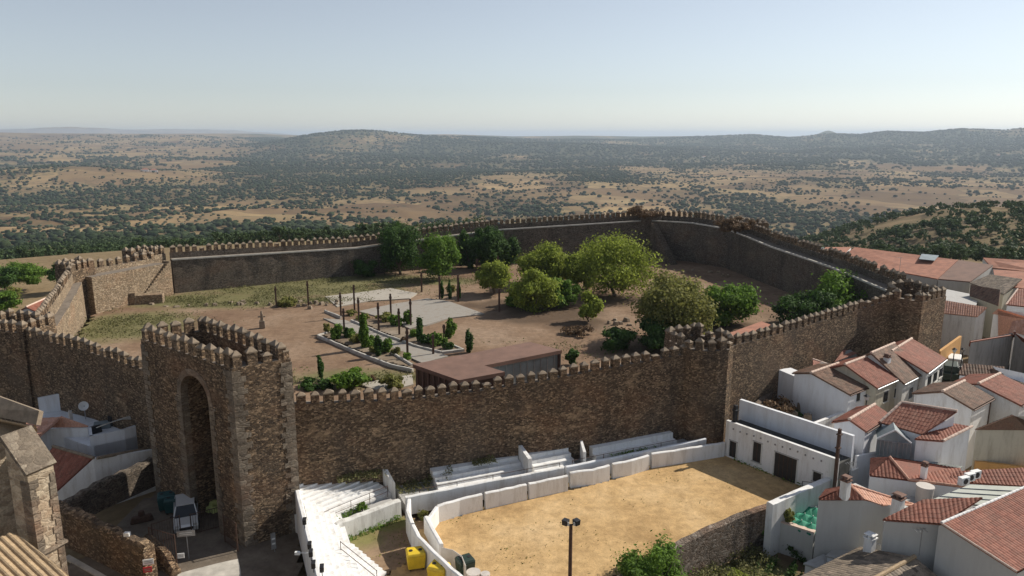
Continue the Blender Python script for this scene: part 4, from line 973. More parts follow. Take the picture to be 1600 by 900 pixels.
# street side row below the castle wall
gable_house('white house with a brown roof and two small upper windows behind the rubble yard', (1328, 617), (1370, 600), 5.0, (1267, 583), 0, .5, 'white_blue', 'tile_brown', wins=[('f', 1338, 1343, 613, 625, 'window'), ('f', 1357, 1362, 604.5, 615, 'window')])
vec_wall('small pale annex wall left of the brown-roofed white house', U(1244, 589, 5), U(1264, 586, 5), 5, 0, 2.5, 'white_blue')
gable_house('terraced house with a clean red roof and a white chimney pot behind its ridge', (1371, 607), (1412, 589), 5.2, (1320, 570), 0, .8, 'beige', 'tile_red', chim=[(1385, 572, .9)], wins=[('f', 1380, 1386, 612, 626, 'window'), ('f', 1397, 1403, 606, 618, 'window')])
gable_house('terraced house with a mottled brown roof, third in the row from the rubble yard', (1413, 600), (1448, 582), 4.9, (1361, 552), 0, .6, 'white_old', 'tile_brown', wins=[('f', 1420, 1425, 606, 620, 'window'), ('f', 1433, 1438, 600, 612, 'window')])
gable_house('terraced house with a dark red roof at the foot of the big corner tower', (1450, 583), (1479, 561), 5.3, (1393, 549), 0, .4, 'white_old', 'tile_red', wins=[('f', 1449, 1454, 588, 600, 'window'), ('f', 1458, 1463, 582, 594, 'window'), ('f', 1467, 1471, 576, 587, 'window')])
shed_house('small red-roofed outhouse against the castle wall behind the terraced houses', [(1303, 566, 4.6), (1340, 552, 4.6), (1330, 544, 5.3), (1318, 546, 5.3)], 0, 'dark_plaster', 'tile_pink')
shed_house('narrow lean-to shed with a pale ridge behind the brown-roofed white house', [(1270, 583, 5.2), (1299, 570, 5.2), (1296, 565, 5.6), (1270, 562, 5.8)], 0, 'dark_plaster', 'tile_pink', caps=[(2, 3)])
# middle group
hA, gA = gable_house('white gabled house with a wine-red roof and pale ridge facing the arena building', (1354, 675), (1393, 650), 4.6, (1327, 656), 0, 1.0, 'white_blue', 'tile_red', verge=False)
shed_house('white house with a broad pink tiled roof in rows of pale joints', [(1375, 660, 4.7), (1441, 679, 4.7), (1495, 648, 6.0), (1409, 629, 6.0)], 0, 'white_blue', 'tile_pink', caps=[(0, 3), (2, 3)])
shed_house('white annex with a small red roof and a sunlit right-hand wall', [(1429, 686, 4.5), (1474, 689.5, 4.5), (1519, 665.5, 5.1), (1478, 660, 5.1)], 0, 'white', 'tile_red', caps=[(1, 2)])
tag(panel(None, U(1430.5, 722, 1.4), (1, 0, 0), .7, 2.0, M['glass'], 'balcony_door', (0, -1, 0)), 'dark glazed door in the white annex below the small red roof', 'door') if False else None
vec_wall('white patio wall below the glazed pergola', U(1337, 738, 1.2), U(1424, 722, 1.2), 2.6, -.5, .25, 'white_blue')
def pergola():
    root = empty('glazed_pergola', U(1395, 705, 2.6), 'grey glazed pergola with a low gabled frame on the patio', 'pergola')
    a, b = U(1368, 712, 2.6), U(1420, 727, 2.2); d = (b-a); t = d.normalized(); k = Vector((-t.y, t.x, 0)); k = k if k.y > 0 else -k
    p = MB(); n = 9
    A = a; L = d.length
    f = MB()
    for i in range(n+1):
        c_ = a+t*(L*i/n); c_.z = 2.6; f.tube(c_, c_+Vector((0, 0, 1.4)), .035, seg=6)
    f.tube(Vector((a.x, a.y, 4.0)), Vector((b.x, b.y, 4.0)), .05, seg=6); f.build('frame', M['galv'], root)
    g = MB(); g.prism([(a.x, a.y, 3.98), (b.x, b.y, 3.98), (b.x+k.x*.03, b.y+k.y*.03, 3.98), (a.x+k.x*.03, a.y+k.y*.03, 3.98)], 2.6); g.build('glass_panel', M['glass_grey'], root)
    r = MB(); a4, b4 = Vector((a.x, a.y, 4.03)), Vector((b.x, b.y, 4.03)); m4 = (a4+b4)/2+Vector((0, 0, .9)); 
    r.slab([a4, m4, m4+k*2.5, a4+k*2.5], .06); r.slab([m4, b4, b4+k*2.5, m4+k*2.5], .06); r.build('pergola_roof', M['sheet_grey'], root)
    e = MB(); e.tube(a4+Vector((0, 0, .06)), m4+Vector((0, 0, .06)), .07, seg=6); e.tube(m4+Vector((0, 0, .06)), b4+Vector((0, 0, .06)), .07, seg=6); e.build('trim', M['white_paint'], root)
pergola()
gable_house('large white gabled house with a mossy brown roof in the right of the village', (1521, 640), (1554, 622), 5.6, (1473, 612), 0, 1.0, 'white', 'tile_brown', wins=[])
gable_house('white house with a plain wine-red roof behind the mossy gabled one', (1596, 634), (1628, 616), 5.4, (1529, 600), 0, .7, 'white', 'tile_red')
shed_house('weathered beige-walled house with a brown roof at the right edge', [(1523, 671, 4.6), (1640, 672, 4.6), (1632, 648, 5.9), (1582, 648, 5.9)], -.5, 'beige', 'tile_brown', caps=[])
gable_house('house with a dull grey front and a plum-red roof above the white van street', (1516, 541), (1584, 527), 5.6, (1512, 530), 0, .6, 'dark_plaster', 'tile_red') if False else None
shed_house('plum-red roof over weathered grey walls beside the ochre building', [(1514, 541, 5.2), (1585, 526, 5.2), (1583, 518, 6.0), (1516, 533, 6.0)], 0, 'dark_plaster', 'tile_red')
shed_house('plum-red roof slope with a pale ridge at the right edge above grey walls', [(1585, 526, 5.2), (1650, 560, 5.2), (1650, 535, 6.2), (1585, 518, 6.0)], 0, 'dark_plaster', 'tile_red', caps=[(0, 3)])
shed_house('low dark-roofed house behind the wine-red roof, with a pale ridge end', [(1497, 585, 4.4), (1566, 592, 4.4), (1570, 574, 5.2), (1505, 568, 5.2)], 0, 'white_blue', 'tile_brown')
shed_house('mossy roof corner with a white gutter at the right edge of the village', [(1560, 585, 4.6), (1640, 612, 4.6), (1640, 590, 5.4), (1550, 570, 5.4)], 0, 'white_blue', 'tile_old')
# beyond the corner tower
shed_house('white house with a patched orange tile roof just behind the corner tower', [(1470, 489, 5.2), (1527, 495, 5.2), (1543, 480, 6.3), (1468, 468, 6.6)], 0, 'white_old', 'tile_salmon')
shed_house('white house with a scalloped salmon tile roof at the right edge', [(1550, 490, 5.4), (1640, 505, 5.4), (1640, 492, 6.2), (1560, 482, 6.2)], 0, 'white', 'tile_salmon')
shed_house('salmon roof slope running down to the right edge below the scalloped one', [(1575, 520, 4.6), (1650, 530, 4.6), (1650, 508, 5.9), (1582, 502, 5.9)], 0, 'white', 'tile_salmon')
vec_wall('ochre courtyard wall beside the corner tower', U(1470, 549, 3.3), U(1503, 525, 3.3), 3.3, 0, .3, 'orange')
shed_house('grey plastered house with a brown roof above the patched orange one', [(1515, 462, 5.0), (1560, 478, 5.0), (1562, 458, 6.2), (1517, 445, 6.2)], 0, 'beige', 'tile_brown')
shed_house('low white house with a pale parapet behind the corner tower merlons', [(1470, 470, 4.6), (1525, 478, 4.6), (1530, 462, 4.6), (1470, 450, 4.6)], 0, 'beige', 'concrete', flat=True)
shed_house('white house with a rose-red roof at the right edge below the warehouses', [(1572, 476, 5.4), (1650, 484, 5.4), (1650, 455, 6.8), (1590, 452, 6.8)], 0, 'white_blue', 'tile_red', caps=[(0, 3)])
# warehouses
def ware(label, poly, wall='concrete', roof='red_roof_flat', z0=-3):
    P = [U(*q) for q in poly]; c0 = sum(P, Vector())/len(P); root = empty('warehouse', (c0.x, c0.y, z0), label, 'warehouse')
    mb = MB(); mb.prism([(q.x, q.y, q.z-.2) for q in P], z0); mb.build('wall', M[wall], root); s = MB(); s.slab(P, .18); s.build('roof', M[roof], root); return root, P
r_, P_w = ware('longest warehouse with a plain terracotta roof beyond the right castle wall', [(1306, 407, 4.2), (1465, 435.5, 4.2), (1497, 406, 6.0), (1336, 386, 6.0)])
q = MB(); q.slab([U(1436, 404.5, 5.9), U(1460, 407, 5.9), U(1467, 399, 6.2), U(1440, 396.5, 6.2)], .1); q.build('skylight', M['sheet_grey'], r_)
ware('second warehouse with a darker red roof joined to the long one', [(1466, 435.5, 4.4), (1516, 440, 4.4), (1552, 414, 5.8), (1498, 406, 6.0)], roof='rust_roof')
ware('third warehouse with a faded pink roof at the right edge', [(1550, 418, 5.4), (1660, 430, 5.4), (1660, 410, 6.6), (1536, 402.5, 6.6)])
ware('small pink-roofed building left of the long warehouse', [(1283, 398, 3.6), (1320, 396, 3.6), (1330, 386, 4.4), (1290, 386, 4.4)], 'white')
ware('low grey shed left of the pink-roofed building', [(1262, 392, 2.6), (1284, 393, 2.6), (1288, 387, 2.9), (1268, 386, 2.9)], 'concrete', 'sheet_grey')
ware('right-edge warehouse with a dull red roof below the pink one', [(1556, 444, 5.0), (1660, 460, 5.0), (1660, 428, 6.4), (1552, 421, 6.0)], roof='red_roof_flat')
shed_house('old barn slope with a dark brown roof in front of the warehouses', [(1515, 442, 4.4), (1568, 460, 4.4), (1596, 444, 5.2), (1548, 429, 5.6)], 0, 'beige', 'tile_old')
# house below the diagonal wall
shed_house('white house wall topped by a salmon roof slope lit by the sun', [(1377, 791, 3.4), (1427, 790.5, 3.4), (1331, 759, 4.5), (1348, 780, 3.9)], -3, 'grey_plaster', 'tile_salmon') if False else None
def salmon():
    a, b, c_, d, e = U(1279, 780, 3.4), U(1378, 790, 3.0), U(1430, 790, 2.7), U(1328, 758, 4.3), U(1349, 780, 3.6)
    root = empty('village_house', (a.x+2, a.y+1, -3), 'tall grey-white house with a hipped roof, one side salmon and one side dark red', 'house')
    far = U(1300, 765, 3.4)
    mb = MB(); mb.prism([(a.x, a.y, 3.3), (e.x, e.y, 3.5), (b.x, b.y, 2.9), (c_.x, c_.y, 2.4), (far.x+2.2, far.y+1.2, 3.3), (far.x, far.y, 3.3)], -3); mb.build('wall', M['grey_plaster'], root)
    k = (b-a).normalized(); out = Vector((k.y, -k.x, 0))*.12
    n_ = (b-e).cross(d-e).normalized(); n_ = n_ if n_.z > 0 else -n_; cc = on_plane(1430, 790, e, n_); print('salmon', n_, n_.dot(sv), e, b, cc, d)
    roof_slope('roof', [a+out, e+out, d], M['tile_red'], root, eave=(0, 1)); roof_slope('roof', [b, cc, d, e], M['tile_salmon'], root, eave=(0, 1))
    lk = U(1290, 765, 3.4); roof_slope('roof', [cc, lk, d], M['tile_salmon'], root, eave=(0, 1)); roof_slope('roof', [lk, a, d], M['tile_red'], root, eave=(0, 1))
    for p_, q_ in ((e, d), (b, cc), (d, cc)): ridge_cap(root, p_+Vector((0, 0, .05)), q_+Vector((0, 0, .05)), M['tile_salmon'], .09)
    chimney(root, U(1320, 771, 3.95), .5, .95); chimney(root, U(1401, 806, 2.6), .6, 1.3)
salmon()
shed_house('grey-white house with a low wide red roof in the bottom right corner group', [(1379, 812, 3.3), (1472, 819, 3.7), (1534, 788, 4.3), (1442, 781, 4.2)], -3, 'grey_plaster', 'tile_red', eave=(0, 1))
shed_house('lean-to with pale corrugated sheets behind the low wide red roof', [(1452, 782, 3.2), (1536, 789, 3.2), (1604, 761, 3.6), (1516, 757, 3.6)], -2, 'white', 'sheet_pale', flat=True)
shed_house('flat red-tiled roof with air conditioners at the right edge', [(1481, 752, 2.9), (1660, 764, 2.9), (1660, 738, 3.3), (1490, 737, 3.3)], -1, 'white', 'tile_red', eave=(0, 1))
def acu(px, py, lb):
    p = U(px, py, 3.3); root = empty('air_conditioner', p, lb, 'air conditioner', 'air conditioners on the flat red roof'); b = MB(); b.box(p, .8, .35, .6, .35); b.build('casing', M['white_paint'], root, bevel=.02)
    f = MB(); n = Vector((math.sin(.35), -math.cos(.35), 0)); f.tube(p+n*.17+Vector((0, 0, .3)), p+n*.19+Vector((0, 0, .3)), .22, seg=14); f.build('fan_grille', M['dark_metal'], root)
acu(1505, 757, 'leftmost of the three white air conditioners on the flat red roof'); acu(1514, 751, 'middle one of the three white air conditioners on the flat red roof'); acu(1523, 747, 'rightmost of the three white air conditioners on the flat red roof')
vec_wall('orange brick-coloured wall strip behind the flat red roof', U(1523, 728, 1.5), U(1640, 742, 1.5), 1.9, -1, .3, 'orange')
def lhouse():
    a, b = U(1359, 743, 3.0), U(1420, 741, 3.0); c_ = U(1507, 761, 3.0); d = U(1393, 725.5, 3.9); root = empty('village_house', (a.x+3, a.y+2, -1.5), 'long bluish-white house with a salmon coping, a water tank standing before it', 'house')
    bk = Vector((1.5, 3.0, 0)); 
    mb = MB(); mb.prism([(a.x, a.y, 2.9), (c_.x, c_.y, 2.9), (c_.x+bk.x, c_.y+bk.y, 2.9), (a.x+bk.x, a.y+bk.y, 2.9)], -3); mb.build('wall', M['white_blue'], root)
    t = (c_-a); m1 = a+t*.42; ap = a+t*.2+bk*.5+Vector((0, 0, .95))
    roof_slope('roof', [a, m1, ap], M['tile_red'], root, eave=(0, 1)); roof_slope('roof', [m1, c_, c_+bk, ap], M['tile_red'], root, eave=(0, 1)); roof_slope('roof', [c_+bk, a+bk, ap], M['tile_red'], root, eave=(0, 1)); roof_slope('roof', [a+bk, a, ap], M['tile_red'], root, eave=(0, 1))
    ridge_cap(root, ap+Vector((0, 0, .05)), m1+Vector((0, 0, .05)), M['tile_salmon'], .1); ridge_cap(root, m1+Vector((0, 0, .05)), c_+Vector((0, 0, .05)), M['tile_salmon'], .1)
    chimney(root, U(1443, 744, 3.2), .35, .8)
lhouse()
shed_house('low grey corrugated roof left of the cream one on the white block', [(1410, 730, 2.6), (1452, 735, 2.6), (1466, 722, 2.8), (1424, 719, 2.8)], -1, 'white_blue', 'sheet_grey', flat=True)
shed_house('cream corrugated roof on a small white block beside the red annex', [(1444, 737, 2.6), (1486, 744, 2.6), (1505, 728, 3.1), (1466, 724, 3.1)], -1, 'white', 'sheet_pale', flat=True)
tk = MB(); p = U(1443, 783, 2.0); tk.tube(p, p+Vector((0, 0, 1.15)), .55, .58, seg=24); tk.tube(p+Vector((0, 0, 1.15)), p+Vector((0, 0, 1.22)), .62, .6, seg=24); r_ = empty('water_tank', p, 'round cream water tank beside the bluish-white house', 'water tank'); tk.build('tank_body', M['tank'], r_)
bs_ = shed_house('flat grey roof that carries the round cream water tank', [(1395, 792, 2.0), (1450, 795, 2.0), (1470, 778, 2.0), (1420, 775, 2.0)], -2, 'grey_plaster', 'concrete', flat=True)
# the big roof in the corner
BR = [U(1471, 818, 4.1), U(1589, 894, 3.0)]; rd_ = (U(1601, 762, 4.1)-BR[0]); rd_.z = 0
root = empty('village_house', (BR[0].x+3, BR[0].y, -3), 'big foreground house with a ribbed red roof edged in white and a plain grey gable', 'house')
e1, e2, r1, r2 = BR[1], BR[1]+rd_*1.25, BR[0], BR[0]+rd_*1.25
roof_slope('roof', [e1, e2, r2, r1], M['tile_red'], root, rib=.26, course=.4); k = (r1-e1); k.z = 0
l1 = r1+k*.04-Vector((0, 0, .15)); l2 = l1+rd_*1.25
mb = MB(); B = lambda q: Vector((q.x, q.y, -3)); dn = Vector((0, 0, .12)); t_ = rd_.normalized()*.08
mb.face([B(l1+t_), B(e1+t_), e1+t_-dn, r1+t_-dn, l1+t_-dn]); mb.face([B(e1+t_), B(e2), e2-dn, e1+t_-dn]); mb.face([B(e2), B(l2), l2-dn, r2-dn, e2-dn]); mb.face([B(l2), B(l1+t_), l1+t_-dn, l2-dn])
mb.build('wall', M['grey_plaster'], root)
ridge_cap(root, r1+Vector((0, 0, .05)), r2+Vector((0, 0, .05)), M['white'], .09); ridge_cap(root, e1+Vector((0, 0, .03)), r1+Vector((0, 0, .03)), M['ridge'], .07, 'verge_cap')
# grey wall running under both roofs
vec_wall('long plain grey wall below the low wide red roof', U(1382, 818, 3.0), U(1474, 824, 3.3), 3.1, -4, .3, 'grey_plaster')
# dark old roof at the bottom
def oldroof():
    r1, r2 = U(1429, 871, 1.6), U(1350, 902, 1.6)+Vector((-1.0, -1.2, 0)); e1, e2 = U(1470, 905, .6), None
    root = empty('village_house', (r1.x-2, r1.y-2, -3), 'old house with a dark mossy tiled roof at the bottom of the picture', 'house')
    d = r2-r1; a = r1; p = Vector((d.y, -d.x, 0)).normalized(); p = p if p.x > 0 else -p
    E1 = r1+p*3.2-Vector((0, 0, 1.1)); E2 = E1+d*1.3; R2 = r1+d*1.3; F1 = U(1345, 869, 1.6); F2 = U(1290, 905, .5); 
    roof_slope('roof', [E2, E1, r1, R2], M['tile_old'], root, rib=.3); 
    L1 = r1-p*3.6-Vector((0, 0, 1.1)); L2 = L1+d*1.3; roof_slope('roof', [L1, L2, R2, r1], M['tile_old'], root, rib=.3)
    ridge_cap(root, r1+Vector((0, 0, .06)), R2+Vector((0, 0, .06)), M['tile_ochre'], .14)
    mb = MB(); dn = Vector((0, 0, .12)); B = lambda q: Vector((q.x, q.y, -4))
    mb.face([B(L1), B(E1), E1-dn, r1-dn, L1-dn]); mb.face([B(E1), B(E2), E2-dn, E1-dn]); mb.face([B(L2), B(L1), L1-dn, L2-dn]); mb.face([B(E2), B(L2), L2-dn, R2-dn, E2-dn]); mb.build('wall', M['grey_plaster'], root)
    chimney(root, L1+(r1-L1)*.25+d.normalized()*.5+Vector((0, 0, .1)), .55, .9, M['white'], M['white'])
oldroof()
shed_house('bluish-shaded low roof beside the grey-white hipped house', [(1290, 868, -.4), (1338, 880, -.4), (1352, 852, -.2), (1322, 840, -.2)], -3, 'white_blue', 'concrete', flat=True)
shed_house('small pale flat roof in front of the shaded low roof', [(1255, 880, -.9), (1290, 892, -.9), (1312, 878, -.9), (1286, 866, -.6)], -3, 'white', 'concrete', flat=True)
shed_house('small white lean-to beside the dark mossy roof', [(1352, 868, .2), (1408, 868, .2), (1392, 856, .9), (1364, 846, 1.2)], -3, 'white_blue', 'concrete', flat=True)
# patio of the green parasols
pa, pb = U(1204, 812, -.2), U(1272, 834, -.2)
vec_wall('white patio wall with a stone coping below the green parasols', pa, pb, -.2, -3.2, .35, 'grey_plaster')
cp = MB(); k = off(pa, pb, .42); cp.prism([(pa.x, pa.y, -.1), (pb.x, pb.y, -.1), (pb.x+k.x, pb.y+k.y, -.1), (pa.x+k.x, pa.y+k.y, -.1)], -.195); tag(cp.build('wall_coping', M['ridge']), 'stone coping along the edge of the parasol patio', 'coping')
pf = MB(); kk = off(pa, pb, 3.9); pf.prism([(pa.x+k.x, pa.y+k.y, -2.5), (pb.x+k.x, pb.y+k.y, -2.5), (pb.x+kk.x, pb.y+kk.y, -2.5), (pa.x+kk.x, pa.y+kk.y, -2.5)], -3); tag(pf.build('patio', M['concrete']), 'small sunken patio', kind='structure')
import itertools
pl = ['front-left green parasol over the coping', 'green parasol in the middle of the front row', 'front-right green parasol beside the house wall', 'green parasol behind the front-left one', 'central green parasol of the cluster', 'green parasol behind the front-right one', 'green parasol at the left of the back row by the diagonal wall', 'green parasol in the middle of the back row', 'farthest green parasol, in the corner of wall and house']
ppos = [(1237, 815), (1252, 821), (1267, 826), (1243, 806), (1257, 811), (1270, 815), (1251, 797), (1263, 799), (1274, 801)]
for lb, (a, b) in zip(pl, ppos):
    p = U(a, b, -.3); root = empty('parasol', (p.x, p.y, -2.5), lb, 'parasol', 'green parasols crowded on the patio')
    q = MB(); n = 8; r0 = .84
    for i in range(n):
        a0, a1 = 2*math.pi*i/n+.3, 2*math.pi*(i+1)/n+.3; am = (a0+a1)/2
        A = p+Vector((math.cos(a0)*r0, math.sin(a0)*r0, 0)); B = p+Vector((math.cos(a1)*r0, math.sin(a1)*r0, 0)); Mi = p+Vector((math.cos(am)*r0*.9, math.sin(am)*r0*.9, .06)); T = p+Vector((0, 0, .42))
        q.face([A, Mi, T]); q.face([Mi, B, T]); q.face([A, Mi, Mi-Vector((0, 0, .12)), A-Vector((0, 0, .12))]); q.face([Mi, B, B-Vector((0, 0, .12)), Mi-Vector((0, 0, .12))])
    q.build('canopy', M['green_cloth'], root); q = MB(); q.tube((p.x, p.y, -2.5), p+Vector((0, 0, .5)), .03, seg=6); q.build('pole', M['white_paint'], root)
# antennas
def antenna(px, pyb, pyt, zb, label, arms=4):
    p = U(px, pyb, zb); z = UY(px, pyt, p.y).z; root = empty('antenna', p, label, 'antenna'); q = MB(); q.tube(p, (p.x, p.y, z), .03, seg=6); q.build('mast', M['galv'], root)
    q = MB(); q.tube((p.x-.5, p.y, z-.1), (p.x+.35, p.y+.2, z-.1), .018, seg=5)
    for k in range(arms): x = p.x-.45+k*.22; q.tube((x, p.y-.28, z-.1), (x, p.y+.3, z-.1), .012, seg=4)
    q.build('aerial', M['galv'], root)
antenna(1436, 868, 826, 1.4, 'tall aerial mast standing before the plain grey wall')
antenna(1401, 722, 690, 2.4, 'thin aerial on the patio in front of the glazed pergola')
antenna(1328, 745, 722, 1.6, 'small aerial at the end of the diagonal white wall')
antenna(1404, 436, 402, 4, 'distant aerial above the long terracotta warehouse')

# ------------------------------------------------------------------ left side: houses, church, street
shed_house('white house with a sunlit orange roof strip left of the gate tower', [(54, 672, 4.2), (82, 664, 4.2), (136, 664, 4.4), (58, 652, 5.0)], 0, 'white', 'tile_salmon') if False else None
def lefthouses():
    a, b, c_, d = U(78, 668, 3.6), U(137, 667, 3.6), U(95, 652, 4.5), U(40, 655, 4.5)
    root = empty('village_house', (a.x, a.y, 0), 'white house with an orange tiled roof catching the sun at the left', 'house')
    e = U(45, 695, 3.6)
    mb = MB(); mb.prism([(a.x, a.y, 3.5), (b.x, b.y, 3.5), (c_.x+1.5, c_.y+.3, 3.5), (d.x-1, d.y, 3.5), (e.x, e.y, 3.5)], 0); mb.build('wall', M['white'], root)
    roof_slope('roof', [a, b, c_], M['tile_salmon'], root, eave=(0, 1)); roof_slope('roof', [e, a, c_], M['tile_salmon'], root, eave=(0, 1)); roof_slope('roof', [d, e, c_], M['tile_salmon'], root, eave=(0, 1))
    ridge_cap(root, c_+Vector((0, 0, .04)), b+Vector((0, 0, .04)), M['tile_salmon'], .08)
    # terrace parapets
    p = [U(140, 682, 3.6), U(194, 671, 3.6), U(228, 660, 3.6)]
    q = MB(); 
    r2 = empty('roof_terrace', (p[0].x+2, p[0].y+1, 0), 'white roof terrace with low parapets, full of household things, under the dark castle wall', 'terrace')
    bk = [U(124, 622, 3.6), U(60, 632, 3.6)]
    q.prism([(v.x, v.y, 2.7) for v in (p[0], p[1], p[2], p[2]+Vector((-1.2, 4, 0)), bk[0], bk[1], U(60, 655, 3.6))], -.5); q.build('wall', M['white_blue'], r2)
    for k, (s, t) in enumerate([(p[0], p[1]), (p[1], p[2]), (U(138, 668, 3.6), p[0]), (bk[1]+Vector((0, 0, .6)), bk[0]+Vector((0, 0, .8))), (bk[0], bk[0]+Vector((3.4, -1.8, 0)))]):
        kk = off(s, t, .22); q = MB(); q.prism([(s.x, s.y, s.z), (t.x, t.y, t.z), (t.x+kk.x, t.y+kk.y, t.z), (s.x+kk.x, s.y+kk.y, s.z)], -.48); q.build('parapet', M['white_blue'], r2)
lefthouses()
def lowhouse():
    r1, r2 = U(83, 698, 3.0), U(146, 716, 3.0); e1, e2 = U(70, 780, 0.9), U(86, 778, 1.2)
    a = U(84, 779, .2); b = r2; root = empty('village_house', (b.x, b.y, -1), 'low white-gabled house with a dark red roof beside the shadowed gateway', 'house')
    d = (r2-r1).normalized(); 
    roof_slope('roof', [U(50, 795, .2), U(85, 772, .45), r2, r1][:4], M['tile_red'], root, eave=(0, 1)) if False else None
    s = MB(); A, B, C_, D = r1, r2, U(84, 772, .6), U(40, 760, .6); n_ = (B-A).cross(C_-A); D = Vector((D.x, D.y, A.z-(n_.x*(D.x-A.x)+n_.y*(D.y-A.y))/n_.z))
    roof_slope('roof', [D, C_, B, A], M['tile_red'], root, eave=(0, 1)); ridge_cap(root, A+Vector((0, 0, .05)), B+Vector((0, 0, .05)), M['cap'])
    back = U(236, 700, 2.6); mid = U(225, 716, 2.3); lowr = U(239, 728, 1.9)
    k = off(C_, B, .3); mb = MB()
    mb.prism([(C_.x, C_.y, C_.z-.1), (B.x, B.y, B.z-.05), (B.x+k.x, B.y+k.y, B.z-.05), (C_.x+k.x, C_.y+k.y, C_.z-.1)], -1.5)
    g = U(238, 703, 2.3); kb = off(B, g, .3); mb.prism([(B.x, B.y, B.z-.05), (g.x, g.y, g.z), (g.x+kb.x, g.y+kb.y, g.z), (B.x+kb.x, B.y+kb.y, B.z-.05)], -1.5)
    # the white wall fills the triangle between the gable and the tower
    h = U(236, 733, .8); kc = off(C_, g, .35); mb.prism([(C_.x, C_.y, C_.z-.6), (g.x, g.y, g.z-.4), (g.x+kc.x, g.y+kc.y, g.z-.4), (C_.x+kc.x, C_.y+kc.y, C_.z-.6)], -1.5)
    mb.build('wall', M['white'], root)
    pc = MB(); pc.tube(B+Vector((.3, 0, .02)), g+Vector((-.8, 0, .05)), .14, seg=8); pc.build('coping', M['cap'], root)
lowhouse()
t_ = MB(); p = U(182, 648, 3.2); t_.tube(p, p+Vector((0, 0, 1.35)), .62, .62, seg=22); r_ = empty('water_tank', p, 'blue-grey round water tank on the white roof terrace under the castle wall', 'water tank'); t_.build('tank_body', M['tank_blue'], r_)
t_ = MB(); t_.tube(p+Vector((0, 0, 1.35)), p+Vector((0, 0, 1.45)), .68, .6, seg=22); t_.build('lid', M['tank_blue'], r_)
sdh = empty('satellite_dish', U(134, 655, 2.8), 'satellite dish on a short mast on the white roof terrace', 'satellite dish'); p = U(134, 655, 2.8)
q = MB(); q.tube(p, p+Vector((0, 0, 1.3)), .04, seg=6); q.build('mast', M['galv'], sdh)
q = MB(); c_ = p+Vector((0, -.1, 1.3)); 
for i in range(14):
    a0, a1 = 2*math.pi*i/14, 2*math.pi*(i+1)/14; rr_ = .42; ax = Vector((.5, -.8, .3)).normalized(); X = ax.orthogonal().normalized(); Y = ax.cross(X)
    q.face([c_-ax*.12, c_+X*math.cos(a0)*rr_+Y*math.sin(a0)*rr_, c_+X*math.cos(a1)*rr_+Y*math.sin(a1)*rr_])
    q.face([c_-ax*.16, c_-ax*.03+X*math.cos(a1)*rr_+Y*math.sin(a1)*rr_, c_-ax*.03+X*math.cos(a0)*rr_+Y*math.sin(a0)*rr_])
q.build('dish', M['white_paint'], sdh)
for (a, b, sx, sy, sz, m_, nm, lb) in ((112, 663, .3, .3, 1.3, 'tank', 'vent_pipe', 'pale vent pipe on the roof terrace'), (160, 668, 1.4, .9, .5, 'sheet_grey', 'tin_cover', 'grey tin cover on the roof terrace'), (178, 664, .9, .7, .9, 'dark_metal', 'storage_box', 'dark storage box beside the blue-grey tank'), (150, 676, .9, .5, .6, 'dark_metal', 'storage_box', 'low dark box by the terrace parapet'), (200, 655, 1.6, .8, .35, 'white_old', 'covered_table', 'table covered with a crumpled white sheet on the terrace')):
    q = MB(); p = U(a, b, 2.7); q.box(p, sx, sy, sz, random.random(), taper=.9); tag(q.build(nm, M[m_], bevel=.04), lb, nm.replace('_', ' '))
q = MB(); pts = [U(a, b, 2.7+h) for a, b, h in ((150, 668, 1.5), (165, 662, 1.9), (190, 655, 1.7), (213, 655, 1.2))]; pts2 = [v+Vector((.5, 1.8, -.2)) for v in pts]
for i in range(3): q.slab([pts[i], pts[i+1], pts2[i+1], pts2[i]], .05)
tag(q.build('awning_sheet', M['white_old']), 'sagging pale awning sheets over the roof terrace', 'awning')
# ruined rubble walls in front of the gate
ribbon('rubble_wall', [U(84, 792, 2.4)[:2], U(150, 820, 2.4)[:2], U(205, 846, 2.4)[:2], U(233, 856, 2.4)[:2]], 2.9, .8, M['rubble'], label='broken rubble wall leading from the church buttress to the gateway', cat='wall', rough=.12, rnd=.2, hend=2.7)
ribbon('rubble_wall', [U(232, 858, 1)[:2], U(262, 880, 0.5)[:2], U(276, 900, 0)[:2]], 2.2, .6, M['rubble'], label='crumbling end of the rubble wall stepping down to the signs', cat='wall', rough=.12, rnd=.2, hend=.6)
ribbon('rubble_wall', [U(90, 800, 1.5)[:2], U(150, 768, 1.5)[:2], U(238, 730, 1.5)[:2]], 2.0, .7, M['rubble_dark'], label='dark rubble retaining wall under the white gable beside the tower', cat='wall', rough=.1, rnd=.2, hend=2.3)
st = [U(a, b, 0) for a, b in ((60, 930), (240, 770), (330, 770), (470, 820), (470, 930))]
sheet('street', [(p.x, p.y) for p in st]+[(-22, 40)][:0], .03, soil('street_paving', (.13, .105, .08), (.17, .14, .11), (.22, .185, .145), None, sc=.3), .5, .02, 5, 2, 'worn brown street at the gateway')
pv = MB(); pp = [U(a, b, .06) for a, b in ((278, 896), (340, 880), (372, 873), (376, 890), (380, 930), (270, 930))]; pv.face(pp)  # sunlit part of the street, painted as a pale sheet
tag(pv.build('pavement', M['kerb']), 'sunlit patch of pavement before the gate, painted pale', kind='structure')
sg = MB(); a, b = U(100, 873, .02), U(190, 925, .02); k = off(a, b, .35); sg.prism([(a.x, a.y, .14), (b.x, b.y, .14), (b.x+k.x, b.y+k.y, .14), (a.x+k.x, a.y+k.y, .14)], -.05); tag(sg.build('pavement_kerb', M['kerb']), 'kerb at the foot of the rubble wall', kind='structure')
